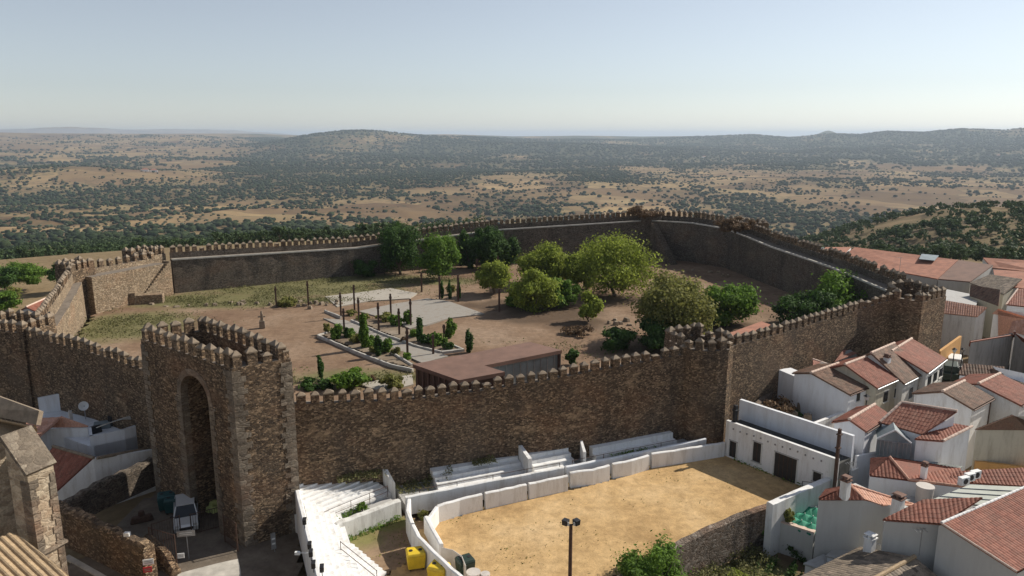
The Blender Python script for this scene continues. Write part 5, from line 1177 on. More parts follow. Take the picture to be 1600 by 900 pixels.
# railing gates
def bars(label, a, b, h, name='railing', gap=.16, m='iron'):
    a, b = Vector(a), Vector(b); L = (b-a).length; n = int(L/gap); root = empty(name, a, label, 'railing'); q = MB()
    for i in range(1, n): p = a.lerp(b, i/n); q.tube(p+Vector((0, 0, .1)), p+Vector((0, 0, h)), .014, seg=5)
    q.build('bars', M[m], root); q = MB()
    for hh in (.1, h): q.tube(a+Vector((0, 0, hh)), b+Vector((0, 0, hh)), .028, seg=6)
    q.tube(a, a+Vector((0, 0, h+.05)), .04, seg=6); q.tube(b, b+Vector((0, 0, h+.05)), .04, seg=6); q.build('frame', M[m], root); return root
bars('left half of the long metal railing across the gateway', U(240, 852, .04), U(283, 838, .04), 1.6)
bars('right half of the long metal railing across the gateway, reaching the tower', U(300, 836, .04), U(345, 824, .04), 1.6)
bars('open metal gate leaf standing against the foot of the gate tower', U(352, 847, .04), U(372, 862, .04), 2.1, 'gate_leaf')
bars('tall railing panel beside the crumbling end of the rubble wall', U(238, 880, .04), U(278, 893, .04), 2.6, gap=.2)
def sign(px, py, w, h, zb, m, label, pole=True, rz=.2):
    p = U(px, py, zb); root = empty('sign', (p.x, p.y, 0), label, 'sign'); q = MB(); q.box((p.x, p.y, zb), w, .04, h, rz); q.build('sign_board', M[m], root)
    e = MB(); 
    for k in range(2): e.box((p.x+math.sin(rz)*.03, p.y-math.cos(rz)*.03, zb+h*(.3+.3*k)), w*.7, .012, h*.1, rz)
    e.build('sign_lines', M['galv'] if m != 'galv' else M['white_paint'], root)
    if pole: q = MB(); q.tube((p.x+math.sin(-rz)*-.05, p.y+.05, 0), (p.x, p.y+.05, zb+h), .035, seg=6); q.build('pole', M['galv'], root)
sign(291, 838, 1.15, .42, 1.7, 'galv', 'grey rectangular sign on a pole in front of the parked car')
sign(283, 872, .42, .34, .9, 'white_paint', 'small white notice on the railing panel before the gate', False)
sign(232, 882, .62, .36, 1.5, 'white_paint', 'white sign on the broken end of the rubble wall', False, .3)
sign(231, 894, .5, .36, 1.1, 'red_paint', 'red sign below the white one on the rubble wall end', False, .3)
sign(428, 858, .32, 1.2, .25, 'galv', 'narrow grey information panel at the base of the gate tower', True, .6)
q = MB(); p = U(200, 835, 2.8); q.tube(p-Vector((0, 0, .6)), p, .03, seg=6); q.box((p.x, p.y-.1, p.z-.05), .35, .25, .25); tag(q.build('wall_lamp', M['white_paint']), 'white lamp on top of the broken rubble wall', 'lamp')
# church
def church():
    root = empty('church', (-27, 34, 0), 'old stone church with a sunlit buttress and ribbed tile roofs in the lower left corner', 'church')
    zt = 11.2; f = [U(42, 741, zt-.6), U(80, 725, zt-.6)]; bk = [U(15, 683, zt+1.0), U(52, 672, zt+1.0)]
    d = (f[1]-f[0]).normalized(); k = Vector((-d.y, d.x, 0)); k = k if k.y > 0 else -k
    A, B = f[0], f[1]+d*.1; Cc, Dd = B+k*1.5, A+k*1.5
    mb = MB(); z0 = -.3
    mb.prism([(A.x, A.y, zt-.7), (B.x, B.y, zt-.7), (Cc.x, Cc.y, zt+.95), (Dd.x, Dd.y, zt+.95)], z0); mb.build('buttress', M['church'], root)
    s = MB(); o_ = .12; up = Vector((0, 0, 1)); a1 = A-d*o_-k*.15; b1 = B+d*o_-k*.15
    P = [Vector((a1.x, a1.y, zt-.72)), Vector((b1.x, b1.y, zt-.72)), Vector((b1.x+k.x*1.7, b1.y+k.y*1.7, zt+1.15)), Vector((a1.x+k.x*1.7, a1.y+k.y*1.7, zt+1.15))]
    s.slab([p+Vector((0, 0, .16)) for p in P], .2); s.build('buttress_slab', M['ashlar'], root)
    z = z0; i = 0; QA, QB = MB(), MB()
    while z < zt-1.1:
        h = random.uniform(.36, .5); w1, w2 = random.uniform(.3, .42), random.uniform(.26, .38); w1 += .1*(i % 2); w2 += .1*((i+1) % 2)
        for q, P0, P1, w in ((QA, A, B, w1), (QB, B, A, w2)):
            t = (P1-P0).normalized(); e = P0+t*w; ou = -k*.045
            q.face([P0.xy.to_3d()+ou+up*(z+.01), e.xy.to_3d()+ou+up*(z+.01), e.xy.to_3d()+ou+up*(z+h-.01), P0.xy.to_3d()+ou+up*(z+h-.01)])
            sd_ = -t*.045; q.face([P0.xy.to_3d()+ou+up*(z+.01), P0.xy.to_3d()+sd_+k*.6+up*(z+.01), P0.xy.to_3d()+sd_+k*.6+up*(z+h-.01), P0.xy.to_3d()+ou+up*(z+h-.01)])
            q.face([e.xy.to_3d()+ou+up*(z+.01), e.xy.to_3d()+up*(z+.01), e.xy.to_3d()+up*(z+h-.01), e.xy.to_3d()+ou+up*(z+h-.01)])
        z += h; i += 1
    QA.build('quoin_column', M['ashlar'], root); QB.build('quoin_column', M['ashlar'], root)
    bd = MB(); bd.box((*((A+B)/2+k*.3).xy, zt-5.3), 1.7, 1.0, .14, math.atan2(d.y, d.x)); bd.build('string_course', M['ashlar'], root)
    # nave eave behind the buttress, ribbed tiles and the smooth upper roof above them
    E0, E1, T1, T0 = U(-70, 706, 11.7), U(54, 671, 11.7), U(57, 667, 12.3), U(-70, 640, 12.6)
    R1, R0 = U(61, 642, 13.1), U(-70, 595, 13.8)
    mb = MB(); mb.prism([(v.x, v.y, 11.5) for v in (E0, E1-d*.2, R1-d*.2, R0)], z0); mb.build('nave_wall', M['church'], root)
    roof_slope('nave_roof', [E0-k*.2, E1-k*.2, T1, T0], M['tile_ochre'], root, rib=.36, course=1.1, amp=.15)
    T = MB(); T.slab([T0+up*.12, T1+up*.12, R1, R0], .3); T.build('upper_roof', M['cap'], root)
    # aisle roof below, in front
    a, b, c_, dd_ = U(100, 905, 5.2), U(58, 858, 6.2), U(-8, 836, 6.8), U(-40, 930, 4.6)
    r1, r0 = U(20, 833, 7.4), U(-75, 877, 7.4); ee1 = U(114, 906, 5.6); ee0 = ee1+(r0-r1)
    roof_slope('aisle_roof', [ee0, ee1, r1, r0], M['tile_ochre'], root, rib=.36, course=1.1, amp=.16)
    mb = MB(); mb.prism([(v.x, v.y, v.z-.25) for v in (ee0, ee1, r1, r0)], -.3); mb.build('aisle_wall', M['church'], root)
church()

# parked car in the gateway
def car():
    p = U(292, 815, .05); rz = 0  # nose towards the camera
    fwd = Vector((.40, -.92, 0)).normalized(); rt = Vector((-fwd.y, fwd.x, 0)); root = empty('parked_car', p, 'silver car parked in the shade of the gateway, nose towards the railing', 'car')
    def sec(mb, rows, mi=0):   # rows: (along, z, halfwidth) loops lofted
        pass
    def V(f, s, z): return p+fwd*f+rt*s+Vector((0, 0, z))
    prof = [(2.0, .45, .78), (2.05, .62, .8), (1.95, .78, .8), (1.1, .98, .82), (-1.9, 1.0, .82), (-2.05, .8, .8), (-2.05, .4, .78)]
    mb = MB()
    for (f1, z1, w1), (f2, z2, w2) in zip(prof, prof[1:]):
        mb.face([V(f1, -w1, z1), V(f2, -w2, z2), V(f2, w2, z2), V(f1, w1, z1)])
    for s in (-1, 1): mb.face([V(f, s*w, z) for f, z, w in prof]+[V(-2.0, s*.78, .25), V(1.95, s*.78, .25)])
    mb.face([V(1.95, -.78, .25), V(1.95, .78, .25), V(2.0, .78, .45), V(2.0, -.78, .45)])
    mb.build('body', M['car_paint'], root, bevel=.04)
    cb = MB(); lo = [(1.15, .78), (-1.85, .78)]; hi = [(.45, .64), (-1.55, .66)]
    c4 = [V(1.15, -.78, .97), V(1.15, .78, .97), V(-1.85, .78, .99), V(-1.85, -.78, .99)]; h4 = [V(.35, -.62, 1.5), V(.35, .62, 1.5), V(-1.5, .64, 1.5), V(-1.5, -.64, 1.5)]
    for i in range(4): cb.face([c4[i], c4[(i+1) % 4], h4[(i+1) % 4], h4[i]])
    cb.build('windows', M['glass'], root)
    rf = MB(); rf.slab([h+Vector((0, 0, .06)) for h in h4], .08)
    for i in range(4): rf.tube(c4[i], h4[i], .05, seg=6)
    rf.build('roof', M['car_paint'], root, bevel=.02)
    for f in (1.3, -1.3):
        for s in (-1, 1): q = MB(); q.tube(V(f, s*.66, .31), V(f, s*.86, .31), .31, seg=16); q.build('wheel', M['rubber'], root)
    for s in (-1, 1):
        q = MB(); q.box(V(1.99, s*.6, .62), .3, .1, .16, math.atan2(rt.y, rt.x)); q.build('headlight', M['lamp'], root)
        q = MB(); q.box(V(.95, s*.93, .95), .2, .12, .14, math.atan2(rt.y, rt.x)); q.build('mirror', M['dark_metal'], root)
    q = MB(); q.box(V(2.03, 0, .42), .9, .08, .2, math.atan2(rt.y, rt.x)); q.build('grille', M['dark_metal'], root)
car()
bin_(262, 795, M['teal'], 'teal waste container in the dark corner left of the car', .4, 1.3, 1.0, 1.2); bin_(272, 800, M['teal'], 'teal waste container nearest the arch', .2, 1.2, .9, 1.1)
q = MB(); p = U(326, 797, .03)
for k in range(5): q.box((p.x+random.uniform(-.6, .6), p.y+random.uniform(-.3, .3), p.z), random.uniform(.6, 1), random.uniform(.4, .7), random.uniform(.35, .7), random.random()*3, taper=.6)
tag(q.build('tarpaulin', M['lemon'], bevel=.08), 'yellow-green tarpaulin heap inside the arch', 'tarpaulin')
q = MB(); p = U(222, 815, .03)
q.box(p, 1.6, .5, .5, .5, taper=.8); q.box((p.x, p.y, p.z+.5), .5, .4, .4, .5, taper=.7); tag(q.build('covered_motorbike', M['iron'], bevel=.1), 'dark reddish covered motorbike parked by the rubble wall', 'motorbike')
# red-roofed shed outside the left wall
gable_house('small white farm shed with a red roof outside the steep left wall', (62, 489), (98, 472), 3.2, (38, 463), -1, 1, 'white_blue', 'tile_red', name='farm_shed', cat='shed')
# ------------------------------------------------------------------ courtyard things
def slab_poly(name, px, z, m, label):
    q = MB(); P = [U(a, b, z) for a, b in px]; q.prism([(p.x, p.y, z) for p in P], z-.2); return tag(q.build(name, m), label, kind='structure')
pav = lime('pale_paving', (.38, .345, .29), .7, (.25, .2, .15), .8); pav2 = lime('grey_paving', (.29, .265, .23), .8, (.22, .17, .12), .9)
slab_poly('pavement', [(508, 463), (560, 457), (610, 450), (652, 458), (640, 466), (575, 470), (527, 479)], 5.15, pav, 'pale paved square at the back of the courtyard')
slab_poly('pavement', [(560, 486), (612, 475), (668, 466), (700, 470), (757, 490), (700, 497), (668, 507), (640, 513), (612, 500)], 5.15, pav2, 'worn grey paved square in the middle of the courtyard')
slab_poly('garden_path', [(505, 497), (540, 500), (700, 556), (660, 567)], 5.14, pav2, 'paved path between the two planted beds')
slab_poly('garden_path', [(560, 600), (600, 592), (644, 585), (646, 600), (600, 612)], 5.14, pav, 'pale path beside the low rust-roofed building')
def kerb(px, label, w=.28):
    P = [U(a, b, 5.1) for a, b in px]; ribbon('kerb', [p[:2] for p in P], .34, w, M['kerb'], z0=5.0, label=label, cat='kerb', group='pale stone kerbs of the planted beds', rough=.03, rnd=.05)
kerb([(497, 526), (560, 553), (610, 572), (645, 580)], 'longest pale kerb, along the front of the near planted bed')
kerb([(497, 526), (512, 521), (530, 519)], 'short pale kerb at the left end of the near planted bed')
kerb([(549, 502), (600, 524), (650, 542), (690, 552)], 'pale kerb along the front of the far planted bed')
kerb([(690, 552), (724, 548), (706, 540)], 'pale kerb closing the right end of the far bed')
kerb([(508, 487), (533, 497)], 'short isolated pale kerb near the paved square')
kerb([(611, 552), (644, 572)], 'pale kerb at the back of the near bed by the rust-roofed building')
beds = soil('bed_soil', (.15, .11, .08), (.22, .17, .12), (.3, .25, .2))
sheet('planted_bed', [U(a, b, 5)[:2] for a, b in ((500, 524), (540, 517), (640, 556), (645, 576), (600, 566))], 5.17, beds, .4, .03, label='dark soil of the near bed')
sheet('planted_bed', [U(a, b, 5)[:2] for a, b in ((552, 500), (590, 500), (680, 532), (722, 547), (690, 550), (640, 538))], 5.17, beds, .4, .03, label='dark soil of the far bed')
posts = [(432, 448, 480), (482, 439, 478), (533, 457, 497), (554, 445, 484), (561, 465, 504), (538, 482, 520), (592, 473, 520), (611, 459, 497), (642, 467, 509), (659, 426, 456), (687, 432, 467), (716, 429, 471), (780, 451, 487), (637, 512, 560), (677, 523, 554), (694, 507, 536), (624, 482, 524), (546, 396, 420), (745, 405, 430), (778, 400, 424)]
for k, (x, t, b) in enumerate(posts):
    p = U(x, b, 5.05); h = UY(x, t, p.y).z-p.z; root = empty('rusty_post', p, 'slender rust-coloured post standing in the castle courtyard', 'post', 'slender rusty posts in the courtyard')
    q = MB(); q.box(p, .2, .2, h, .4); q.build('shaft', M['iron'], root); q = MB(); q.box(p+Vector((0, 0, h*.8)), .3, .22, .28, .4); q.build('lamp_box', M['iron'], root)
# statue and stone heaps
q = MB(); p = U(410, 512, 5.05); q.box(p, .7, .7, .9, .3, taper=.9); q.box(p+Vector((0, 0, .9)), .35, .3, .9, .3, taper=.8); q.tube(p+Vector((0, 0, 1.75)), p+Vector((0, 0, 2.1)), .15, .1, seg=8); q.box(p+Vector((0, 0, 1.3)), .9, .18, .15, .3)
tag(q.build('stone_monument', M['cap'], bevel=.05), 'weathered stone cross monument behind the gate tower', 'monument')
def rocks(px, py, n, s, label, m='cap'):
    c_ = U(px, py, 5)
    for k in range(n):
        q = MB(); q.box((c_.x+random.gauss(0, s), c_.y+random.gauss(0, s*.6), 4.97), random.uniform(.3, 1), random.uniform(.3, .8), random.uniform(.15, .5), random.random()*3, taper=.7)
        tag(q.build('rock', M[m], bevel=.06), label, 'rock', label+', lying together')
rocks(490, 478, 16, 2.0, 'stone among the dark and pale ones by the left posts'); rocks(380, 476, 8, 1.6, 'flat stone in the grass behind the gate tower'); rocks(275, 478, 7, 2.6, 'low stone in the grass near the left stair')
rocks(985, 502, 7, 2.0, 'stone on the bare slope right of the small lime bush'); rocks(1090, 428, 9, 2.5, 'rock of the outcrop near the shaded right wall', 'rubble_sun'); rocks(750, 418, 7, 2.5, 'low stone below the round dark trees')
# low rust-roofed pavilion with a glazed court
def pavilion():
    z = 8.0; A, B, C_, D, E, F = [U(a, b, z) for a, b in ((645, 569), (828, 534), (878, 547), (757, 571), (789, 581), (717, 594))]
    root = empty('pavilion', (A.x+6, A.y, 5), 'low flat L-shaped pavilion with a rust-coloured roof and a glazed court', 'building')
    G = U(717, 594, z)
    mb = MB(); ring = [A, F, E, D, C_, B]; mb.prism([(p.x, p.y, z) for p in ring], z-.35, top=True); mb.build('roof', M['rust_roof'], root)
    c0 = sum(ring, Vector())/6; 
    def inn(p, s=.94): return Vector((c0.x+(p.x-c0.x)*s, c0.y+(p.y-c0.y)*s, 0))
    mb = MB(); a, f, e, d, c2, b = [inn(p, .97) for p in ring]; zz = z-.36
    for s, t in ((a, f), (f, e), (b, a), (c2, b)): mb.face([Vector((s.x, s.y, 4.9)), Vector((t.x, t.y, 4.9)), Vector((t.x, t.y, zz)), Vector((s.x, s.y, zz))])
    mb.build('wall', M['iron'], root)
    dd = Vector((D.x, D.y+.25, 0)); cc = Vector((C_.x-.1, C_.y+.3, 0)); ee = Vector((E.x-.25, E.y+.1, 0))
    mb = MB()
    for s, t in ((ee, dd), (dd, cc)): mb.face([Vector((s.x, s.y, 4.9)), Vector((t.x, t.y, 4.9)), Vector((t.x, t.y, zz)), Vector((s.x, s.y, zz))])
    mb.build('glazing', M['glass_grey'], root); t = cc-dd
    for i in range(12): q = MB(); p = dd+t*(i/11.0)+Vector((0, -.04, 5)); q.box(p, .06, .06, zz-5); q.build('mullion', M['galv'], root)
    s = (f-a)
    for i in range(8): q = MB(); p = a+s*((i+.5)/8)+Vector((-.04, -.04, 5)); q.box(p, .12, .12, zz-5, .5); q.build('rib', M['rust_roof'], root)
pavilion()
shed_house('terracotta flat-roofed building inside the castle behind the halfway tower', [(1118, 528, 7.6), (1155, 536, 7.6), (1220, 513, 7.6), (1190, 502, 7.6)], 4.5, 'beige', 'red_roof_flat', flat=True, name='courtyard_building', cat='building')
# floodlight mast at the arena
p = Vector((892-800, 0, 0)); P0 = UY(892, 820, 37.5); 
root = empty('floodlight_mast', (P0.x, P0.y, 0), 'tall rusty floodlight mast with two lamps rising before the arena sand', 'floodlight mast')
q = MB(); q.tube((P0.x, P0.y, 0), (P0.x, P0.y, P0.z), .13, .10, seg=10); q.build('mast', M['iron'], root); q = MB(); q.tube((P0.x-.35, P0.y, P0.z), (P0.x+.35, P0.y+.05, P0.z), .04, seg=6); q.build('crossbar', M['dark_metal'], root)
for s in (-1, 1):
    q = MB(); q.box((P0.x+.3*s, P0.y-.05, P0.z+.03), .3, .3, .32, s*.6, taper=1.15); f = q.build('lamp_head', M['dark_metal'], root, bevel=.02); q = MB(); q.box((P0.x+.3*s-.16*s*.5, P0.y-.2, P0.z+.07), .22, .04, .22, s*.6); q.build('lamp_glass', M['lamp'], f)
# rubble yard
rb = MB()
for k in range(60):
    p = U(random.uniform(1185, 1262), random.uniform(632, 664), 2.2); rb.box((p.x, p.y, 1.0), random.uniform(.4, 1.6), random.uniform(.3, .9), random.uniform(.7, 1.9), random.random()*3, taper=.7)
tag(rb.build('rubble_heap', M['cap'], bevel=.08), 'grey heap of rubble and boards behind the bullring building', 'rubble')
vec_wall('low broken rubble wall in the yard behind the bullring building', U(1178, 637, 2.6), U(1215, 610, 2.6), 2.4, 0, .5, 'peel', 3.0)
vec_wall('white yard wall between the rubble yard and the red-roofed house', U(1268, 664, 3.2), U(1330, 640, 3.2), 3.2, 0, .3, 'white')
# street lamps
for a, b, t, z, lb in ((1352, 645, 618, 4.2, 'black street lamp before the two-windowed white house'), (1486, 590, 545, 2.0, 'tall dark lamp post at the end of the village street'), (1503, 558, 545, 3.0, 'small lamp beside the ochre wall')):
    p = U(a, b, z); zt = UY(a, t, p.y).z; root = empty('street_lamp', p, lb, 'street lamp'); q = MB(); q.tube(p-Vector((0, 0, z)), (p.x, p.y, zt-.4), .07, .05, seg=8); q.build('pole', M['dark_metal'], root)
    q = MB(); q.box((p.x, p.y, zt-.4), .2, .2, .32, .3, taper=1.6); q.build('lantern', M['lamp'], root); q = MB(); q.box((p.x, p.y, zt-.08), .42, .42, .2, .3, taper=.2); q.build('lantern_cap', M['dark_metal'], root)
def van(px, py, z, label, rz, m='white_paint'):
    p = U(px, py, z); root = empty('parked_van', p, label, 'van'); q = MB(); q.box(p+Vector((0, 0, .3)), 1.8, 3.8, .9, rz); q.box(p+Vector((0, 0, 1.15)), 1.7, 2.9, .75, rz, taper=.88); q.build('body', M[m], root, bevel=.12)
    q = MB(); q.box(p+Vector((0, 0, 1.3)), 1.74, 2.75, .42, rz, taper=.93); q.build('windows', M['glass'], root)
    for sx in (-1, 1):
        for sy in (-1, 1): X, Y = sx*.8, sy*1.2; c_ = p+Vector((X*math.cos(rz)-Y*math.sin(rz), X*math.sin(rz)+Y*math.cos(rz), .3)); w = Vector((math.cos(rz), math.sin(rz), 0))*.1; q = MB(); q.tube(c_-w, c_+w, .3, seg=12); q.build('wheel', M['rubber'], root)
van(1489, 580, .05, 'white van parked at the end of the village street', -.5)
van(1483, 592, .05, 'dark green car parked in front of the white van', -.5, 'green_dark')
# distant farm buildings
for a, b, lb in ((224, 262, 'tiny white farmhouse on the bare slope at the far left'), (1100, 245, 'tiny pale farm far out in the wooded valley'), (238, 263, 'tiny pale barn beside the farmhouse at the far left'), (1560, 239, 'tiny white farm on the far right plain')):
    az = math.atan((a-800)/FPX*.985); rr = np.geomspace(1200, 9000, 400); zz = ground(rr*math.sin(az), rr*math.cos(az)); yy = to_y(zz, rr); i = int(np.argmax(yy < b)); r_ = rr[i]
    q = MB(); q.box((r_*math.sin(az), r_*math.cos(az), float(zz[i])-1), 22, 12, 6, .4); q.box((r_*math.sin(az), r_*math.cos(az), float(zz[i])+5.0), 23, 13, 4, .4, 1, .3); tag(q.build('farmhouse', [M['white_paint'], M['red_roof_flat']]), lb, 'farmhouse')

# ------------------------------------------------------------------ vegetation
def unit_sphere(n):
    v = rng.normal(size=(n, 3)); return v/np.linalg.norm(v, axis=1)[:, None]
def leaf_cards(C, Nn, size):
    """quads at C facing roughly Nn"""
    n = len(C); t = rng.normal(size=(n, 3)); Nn = Nn+rng.normal(size=(n, 3))*.55; Nn /= np.linalg.norm(Nn, axis=1)[:, None]
    a = np.cross(Nn, t); a /= np.linalg.norm(a, axis=1)[:, None]; b = np.cross(Nn, a); s = size*rng.uniform(.6, 1.3, (n, 1)); s2 = s*rng.uniform(.5, .9, (n, 1))
    V = np.stack([C-a*s-b*s2*.3, C-a*s*.1-b*s2, C+a*s+b*s2*.2, C+a*s*.1+b*s2], 1); return V.reshape(-1, 3)
def quads(name, V, m, parent=None, loc=None):
    me = bpy.data.meshes.new(name); n = len(V)//4; me.vertices.add(len(V)); me.vertices.foreach_set('co', V.astype(np.float32).ravel())
    me.loops.add(n*4); me.loops.foreach_set('vertex_index', np.arange(n*4)); me.polygons.add(n); me.polygons.foreach_set('loop_start', np.arange(0, n*4, 4)); me.polygons.foreach_set('loop_total', np.full(n, 4))
    me.materials.append(m); me.update(calc_edges=True); me.validate(); return me
def crown_pts(w, h, zc, n, clumps, lumpy=.38, flat=1.0):
    """leaf centres and outward directions of an uneven crown (w wide, h high, centre height zc)"""
    cd = unit_sphere(clumps); cr = rng.uniform(.4, .95, (clumps, 1)); cc = cd*cr*np.array([w/2, w/2, h/2]); cs = rng.uniform(.16, .34, clumps)
    k = rng.integers(0, clumps, n); d = unit_sphere(n); r = rng.uniform(.45, 1, (n, 1))**.6
    off_ = d*r*(1+.45*rng.normal(size=(n, 1))*(rng.uniform(size=(n, 1)) < .45))*cs[k][:, None]*np.array([w, w, h*1.0])*.62
    P = cc[k]+off_; P[:, 2] += zc; return P, d+np.array([0, 0, .25])
def limbs(mb, w, h, trunk_h, r, nb=6, seed=0):
    rr = random.Random(seed); top = Vector((rr.uniform(-.1, .1)*w, rr.uniform(-.1, .1)*w, trunk_h)); mb.tube((0, 0, -.2), top, r, r*.7, seg=8)
    for i in range(nb):
        a = 2*math.pi*i/nb+rr.uniform(-.3, .3); m_ = top+Vector((math.cos(a)*w*.14, math.sin(a)*w*.14, h*.18)); e = m_+Vector((math.cos(a)*w*.16, math.sin(a)*w*.16, h*rr.uniform(.2, .38)))
        mb.tube(top, m_, r*.5, r*.33, seg=6); mb.tube(m_, e, r*.33, r*.12, seg=5)
def tree(px, py, wpx, hpx, leafm, label, z=5.0, trunk=.25, name='tree', group=None, cat='tree', dens=1.0, clumps=None, lsz=.17, wy=1.0):
    p = U(px, py, z); s = pxm(p); w, h = wpx*s*(1.12 if wpx > 30 else 1), hpx*s*(1.05 if wpx > 30 else 1); root = empty(name, p, label, cat, group)
    n = int(min(16000, 760*dens*w*max(h, 1)**.9)); ch = h*(1-trunk*.6); P, D = crown_pts(w, ch*1.06, h-ch/2, n, clumps or max(14, int(w*h*1.1)), 1)
    P[:, 2] = np.maximum(P[:, 2], .15); me = quads('crown', leaf_cards(P, D, lsz), M[leafm]); o = bpy.data.objects.new('crown', me); COL.objects.link(o); o.parent = root
    mb = MB(); limbs(mb, w, h, max(.25, h*trunk), max(.05, min(.3, w*.035)), seed=int(px)); o2 = mb.build('trunk', M['bark']); o2.parent = root; o2.location = (0, 0, 0)
    bb = o2.data; v0 = ORG[o2.name]; 
    for vv in bb.vertices: vv.co += v0
    return root
T = tree
T(626, 428, 58, 74, 'leaf_dark', 'tall round dark green tree, leftmost of the row before the far wall', trunk=.15)
T(687, 437, 58, 66, 'leaf_green', 'round bright green tree with a clear trunk, second from the left in the far row', trunk=.28)
T(733, 420, 36, 52, 'leaf_dark', 'smaller dark green tree, third from the left in the far row', trunk=.2)
T(763, 420, 46, 60, 'leaf_dark', 'tall dark tree, fourth from the left in the far row', trunk=.2)
T(794, 416, 34, 48, 'leaf_dark', 'darkest small tree at the right end of the far row', trunk=.15)
T(845, 445, 62, 60, 'leaf_lime', 'yellow-green bushy tree left of the big one', trunk=.1)
T(773, 460, 50, 46, 'leaf_lime', 'small round yellow-green tree on a thin trunk beside the dark litter', trunk=.28)
T(836, 486, 66, 60, 'leaf_lime', 'yellow-green bush tree in front of the bushy ones, over the dark litter', trunk=.08)
T(877, 480, 50, 38, 'leaf_green', 'low green bush joined to the right of the front yellow-green one', trunk=.05, cat='bush', name='bush')
T(906, 450, 44, 52, 'leaf_lime', 'narrow yellow-green tree at the left flank of the biggest tree', trunk=.1)
T(962, 462, 112, 86, 'leaf_lime', 'biggest yellow-green tree with a broad spreading crown', trunk=.12, dens=1.1)
T(872, 440, 46, 42, 'leaf_lime', 'yellow-green bush filling the gap between the left tree and the biggest one', trunk=.05, cat='bush', name='bush')
T(812, 478, 40, 36, 'leaf_green', 'green bush at the left side of the front bushy tree', trunk=.05, cat='bush', name='bush')
T(1082, 520, 44, 50, 'leaf_olive', 'smaller brownish bush at the right flank of the large olive-toned tree', trunk=.05, cat='bush', name='bush')
T(922, 503, 36, 42, 'leaf_lime', 'small round lime-green bush standing alone on bare earth', trunk=.05, cat='bush', name='bush')
T(1052, 532, 108, 98, 'leaf_olive', 'large thin brownish-olive tree near the front wall', trunk=.1, dens=.9)
T(1030, 545, 62, 44, 'leaf_dark', 'dark green bush at the foot of the brownish-olive tree', trunk=.05, cat='bush', name='bush')
T(970, 548, 50, 34, 'leaf_dark', 'low dark bush just behind the front wall merlons', trunk=.05, cat='bush', name='bush')
T(1136, 506, 74, 62, 'leaf_green', 'bright green tree right of the brownish-olive one', trunk=.12)
T(1320, 497, 90, 66, 'leaf_green', 'wide bright green tree, right one of the pair below the right wall', trunk=.08)
T(1262, 510, 92, 52, 'leaf_dark', 'dark green wide bush, left one of the pair below the right wall', trunk=.05)
T(1288, 505, 60, 50, 'leaf_green', 'middle green tree between the pair below the right wall', trunk=.08)
T(570, 432, 34, 24, 'leaf_dark', 'low dark shrub left of the far tree row', trunk=.05, cat='bush', name='bush')
T(893, 570, 20, 26, 'leaf_dark', 'small dark conifer beside the glazed pavilion court', trunk=.05, cat='bush', name='bush')
T(540, 606, 60, 26, 'leaf_green', 'bright green shrub behind the front wall near the gate tower', trunk=.05, cat='bush', name='bush')
T(500, 607, 46, 14, 'leaf_dark', 'low shrub between the gate tower and the bright green shrub', trunk=.05, cat='bush', name='bush')
T(612, 606, 36, 18, 'leaf_olive', 'olive-coloured shrub by the pale path', trunk=.05, cat='bush', name='bush')
T(581, 596, 12, 10, 'leaf_dry', 'tiny reddish shrub beside the bright green one', trunk=.05, cat='bush', name='bush')
T(705, 460, 16, 14, 'leaf_olive', 'grey-green rounded shrub behind the paved square', trunk=.05, cat='bush', name='bush')
T(450, 478, 30, 12, 'leaf_olive', 'low grassy shrub by the first rusty post', trunk=.05, cat='bush', name='bush')
T(900, 522, 46, 12, 'leaf_dry', 'heap of dry brown brush on the bare slope', trunk=.05, cat='bush', name='dry_bush', dens=.5)
T(1290, 540, 1, 1, 'leaf_dry', 'x') if False else None
# cypresses
for x, b, t, w, m_, lb in ((527, 531, 506, 17, 'leaf_green', 'plump green cypress at the left end of the near bed'), (542, 530, 512, 6, 'leaf_dark', 'tiny thin cypress beside the plump one'), (569, 546, 491, 13, 'leaf_green', 'tall loose green cypress in the near bed'), (592, 558, 523, 11, 'leaf_dark', 'dark pointed cypress at the front of the near bed'), (502, 593, 556, 9, 'leaf_dark', 'lone dark cypress between the gate tower and the beds'), (656, 535, 494, 10, 'leaf_dark', 'tall slim cypress in the far bed'), (733, 551, 516, 10, 'leaf_dark', 'slim cypress right of the far bed'), (691, 467, 438, 6, 'leaf_dark', 'first slim cypress behind the paved square'), (703, 467, 436, 6, 'leaf_dark', 'second slim cypress behind the paved square'), (717, 470, 440, 6, 'leaf_dark', 'third slim cypress behind the paved square, nearest the grey shrub')):
    T(x, b, w, b-t, m_, lb, trunk=.03, dens=2.2, clumps=26, lsz=.13, name='cypress')
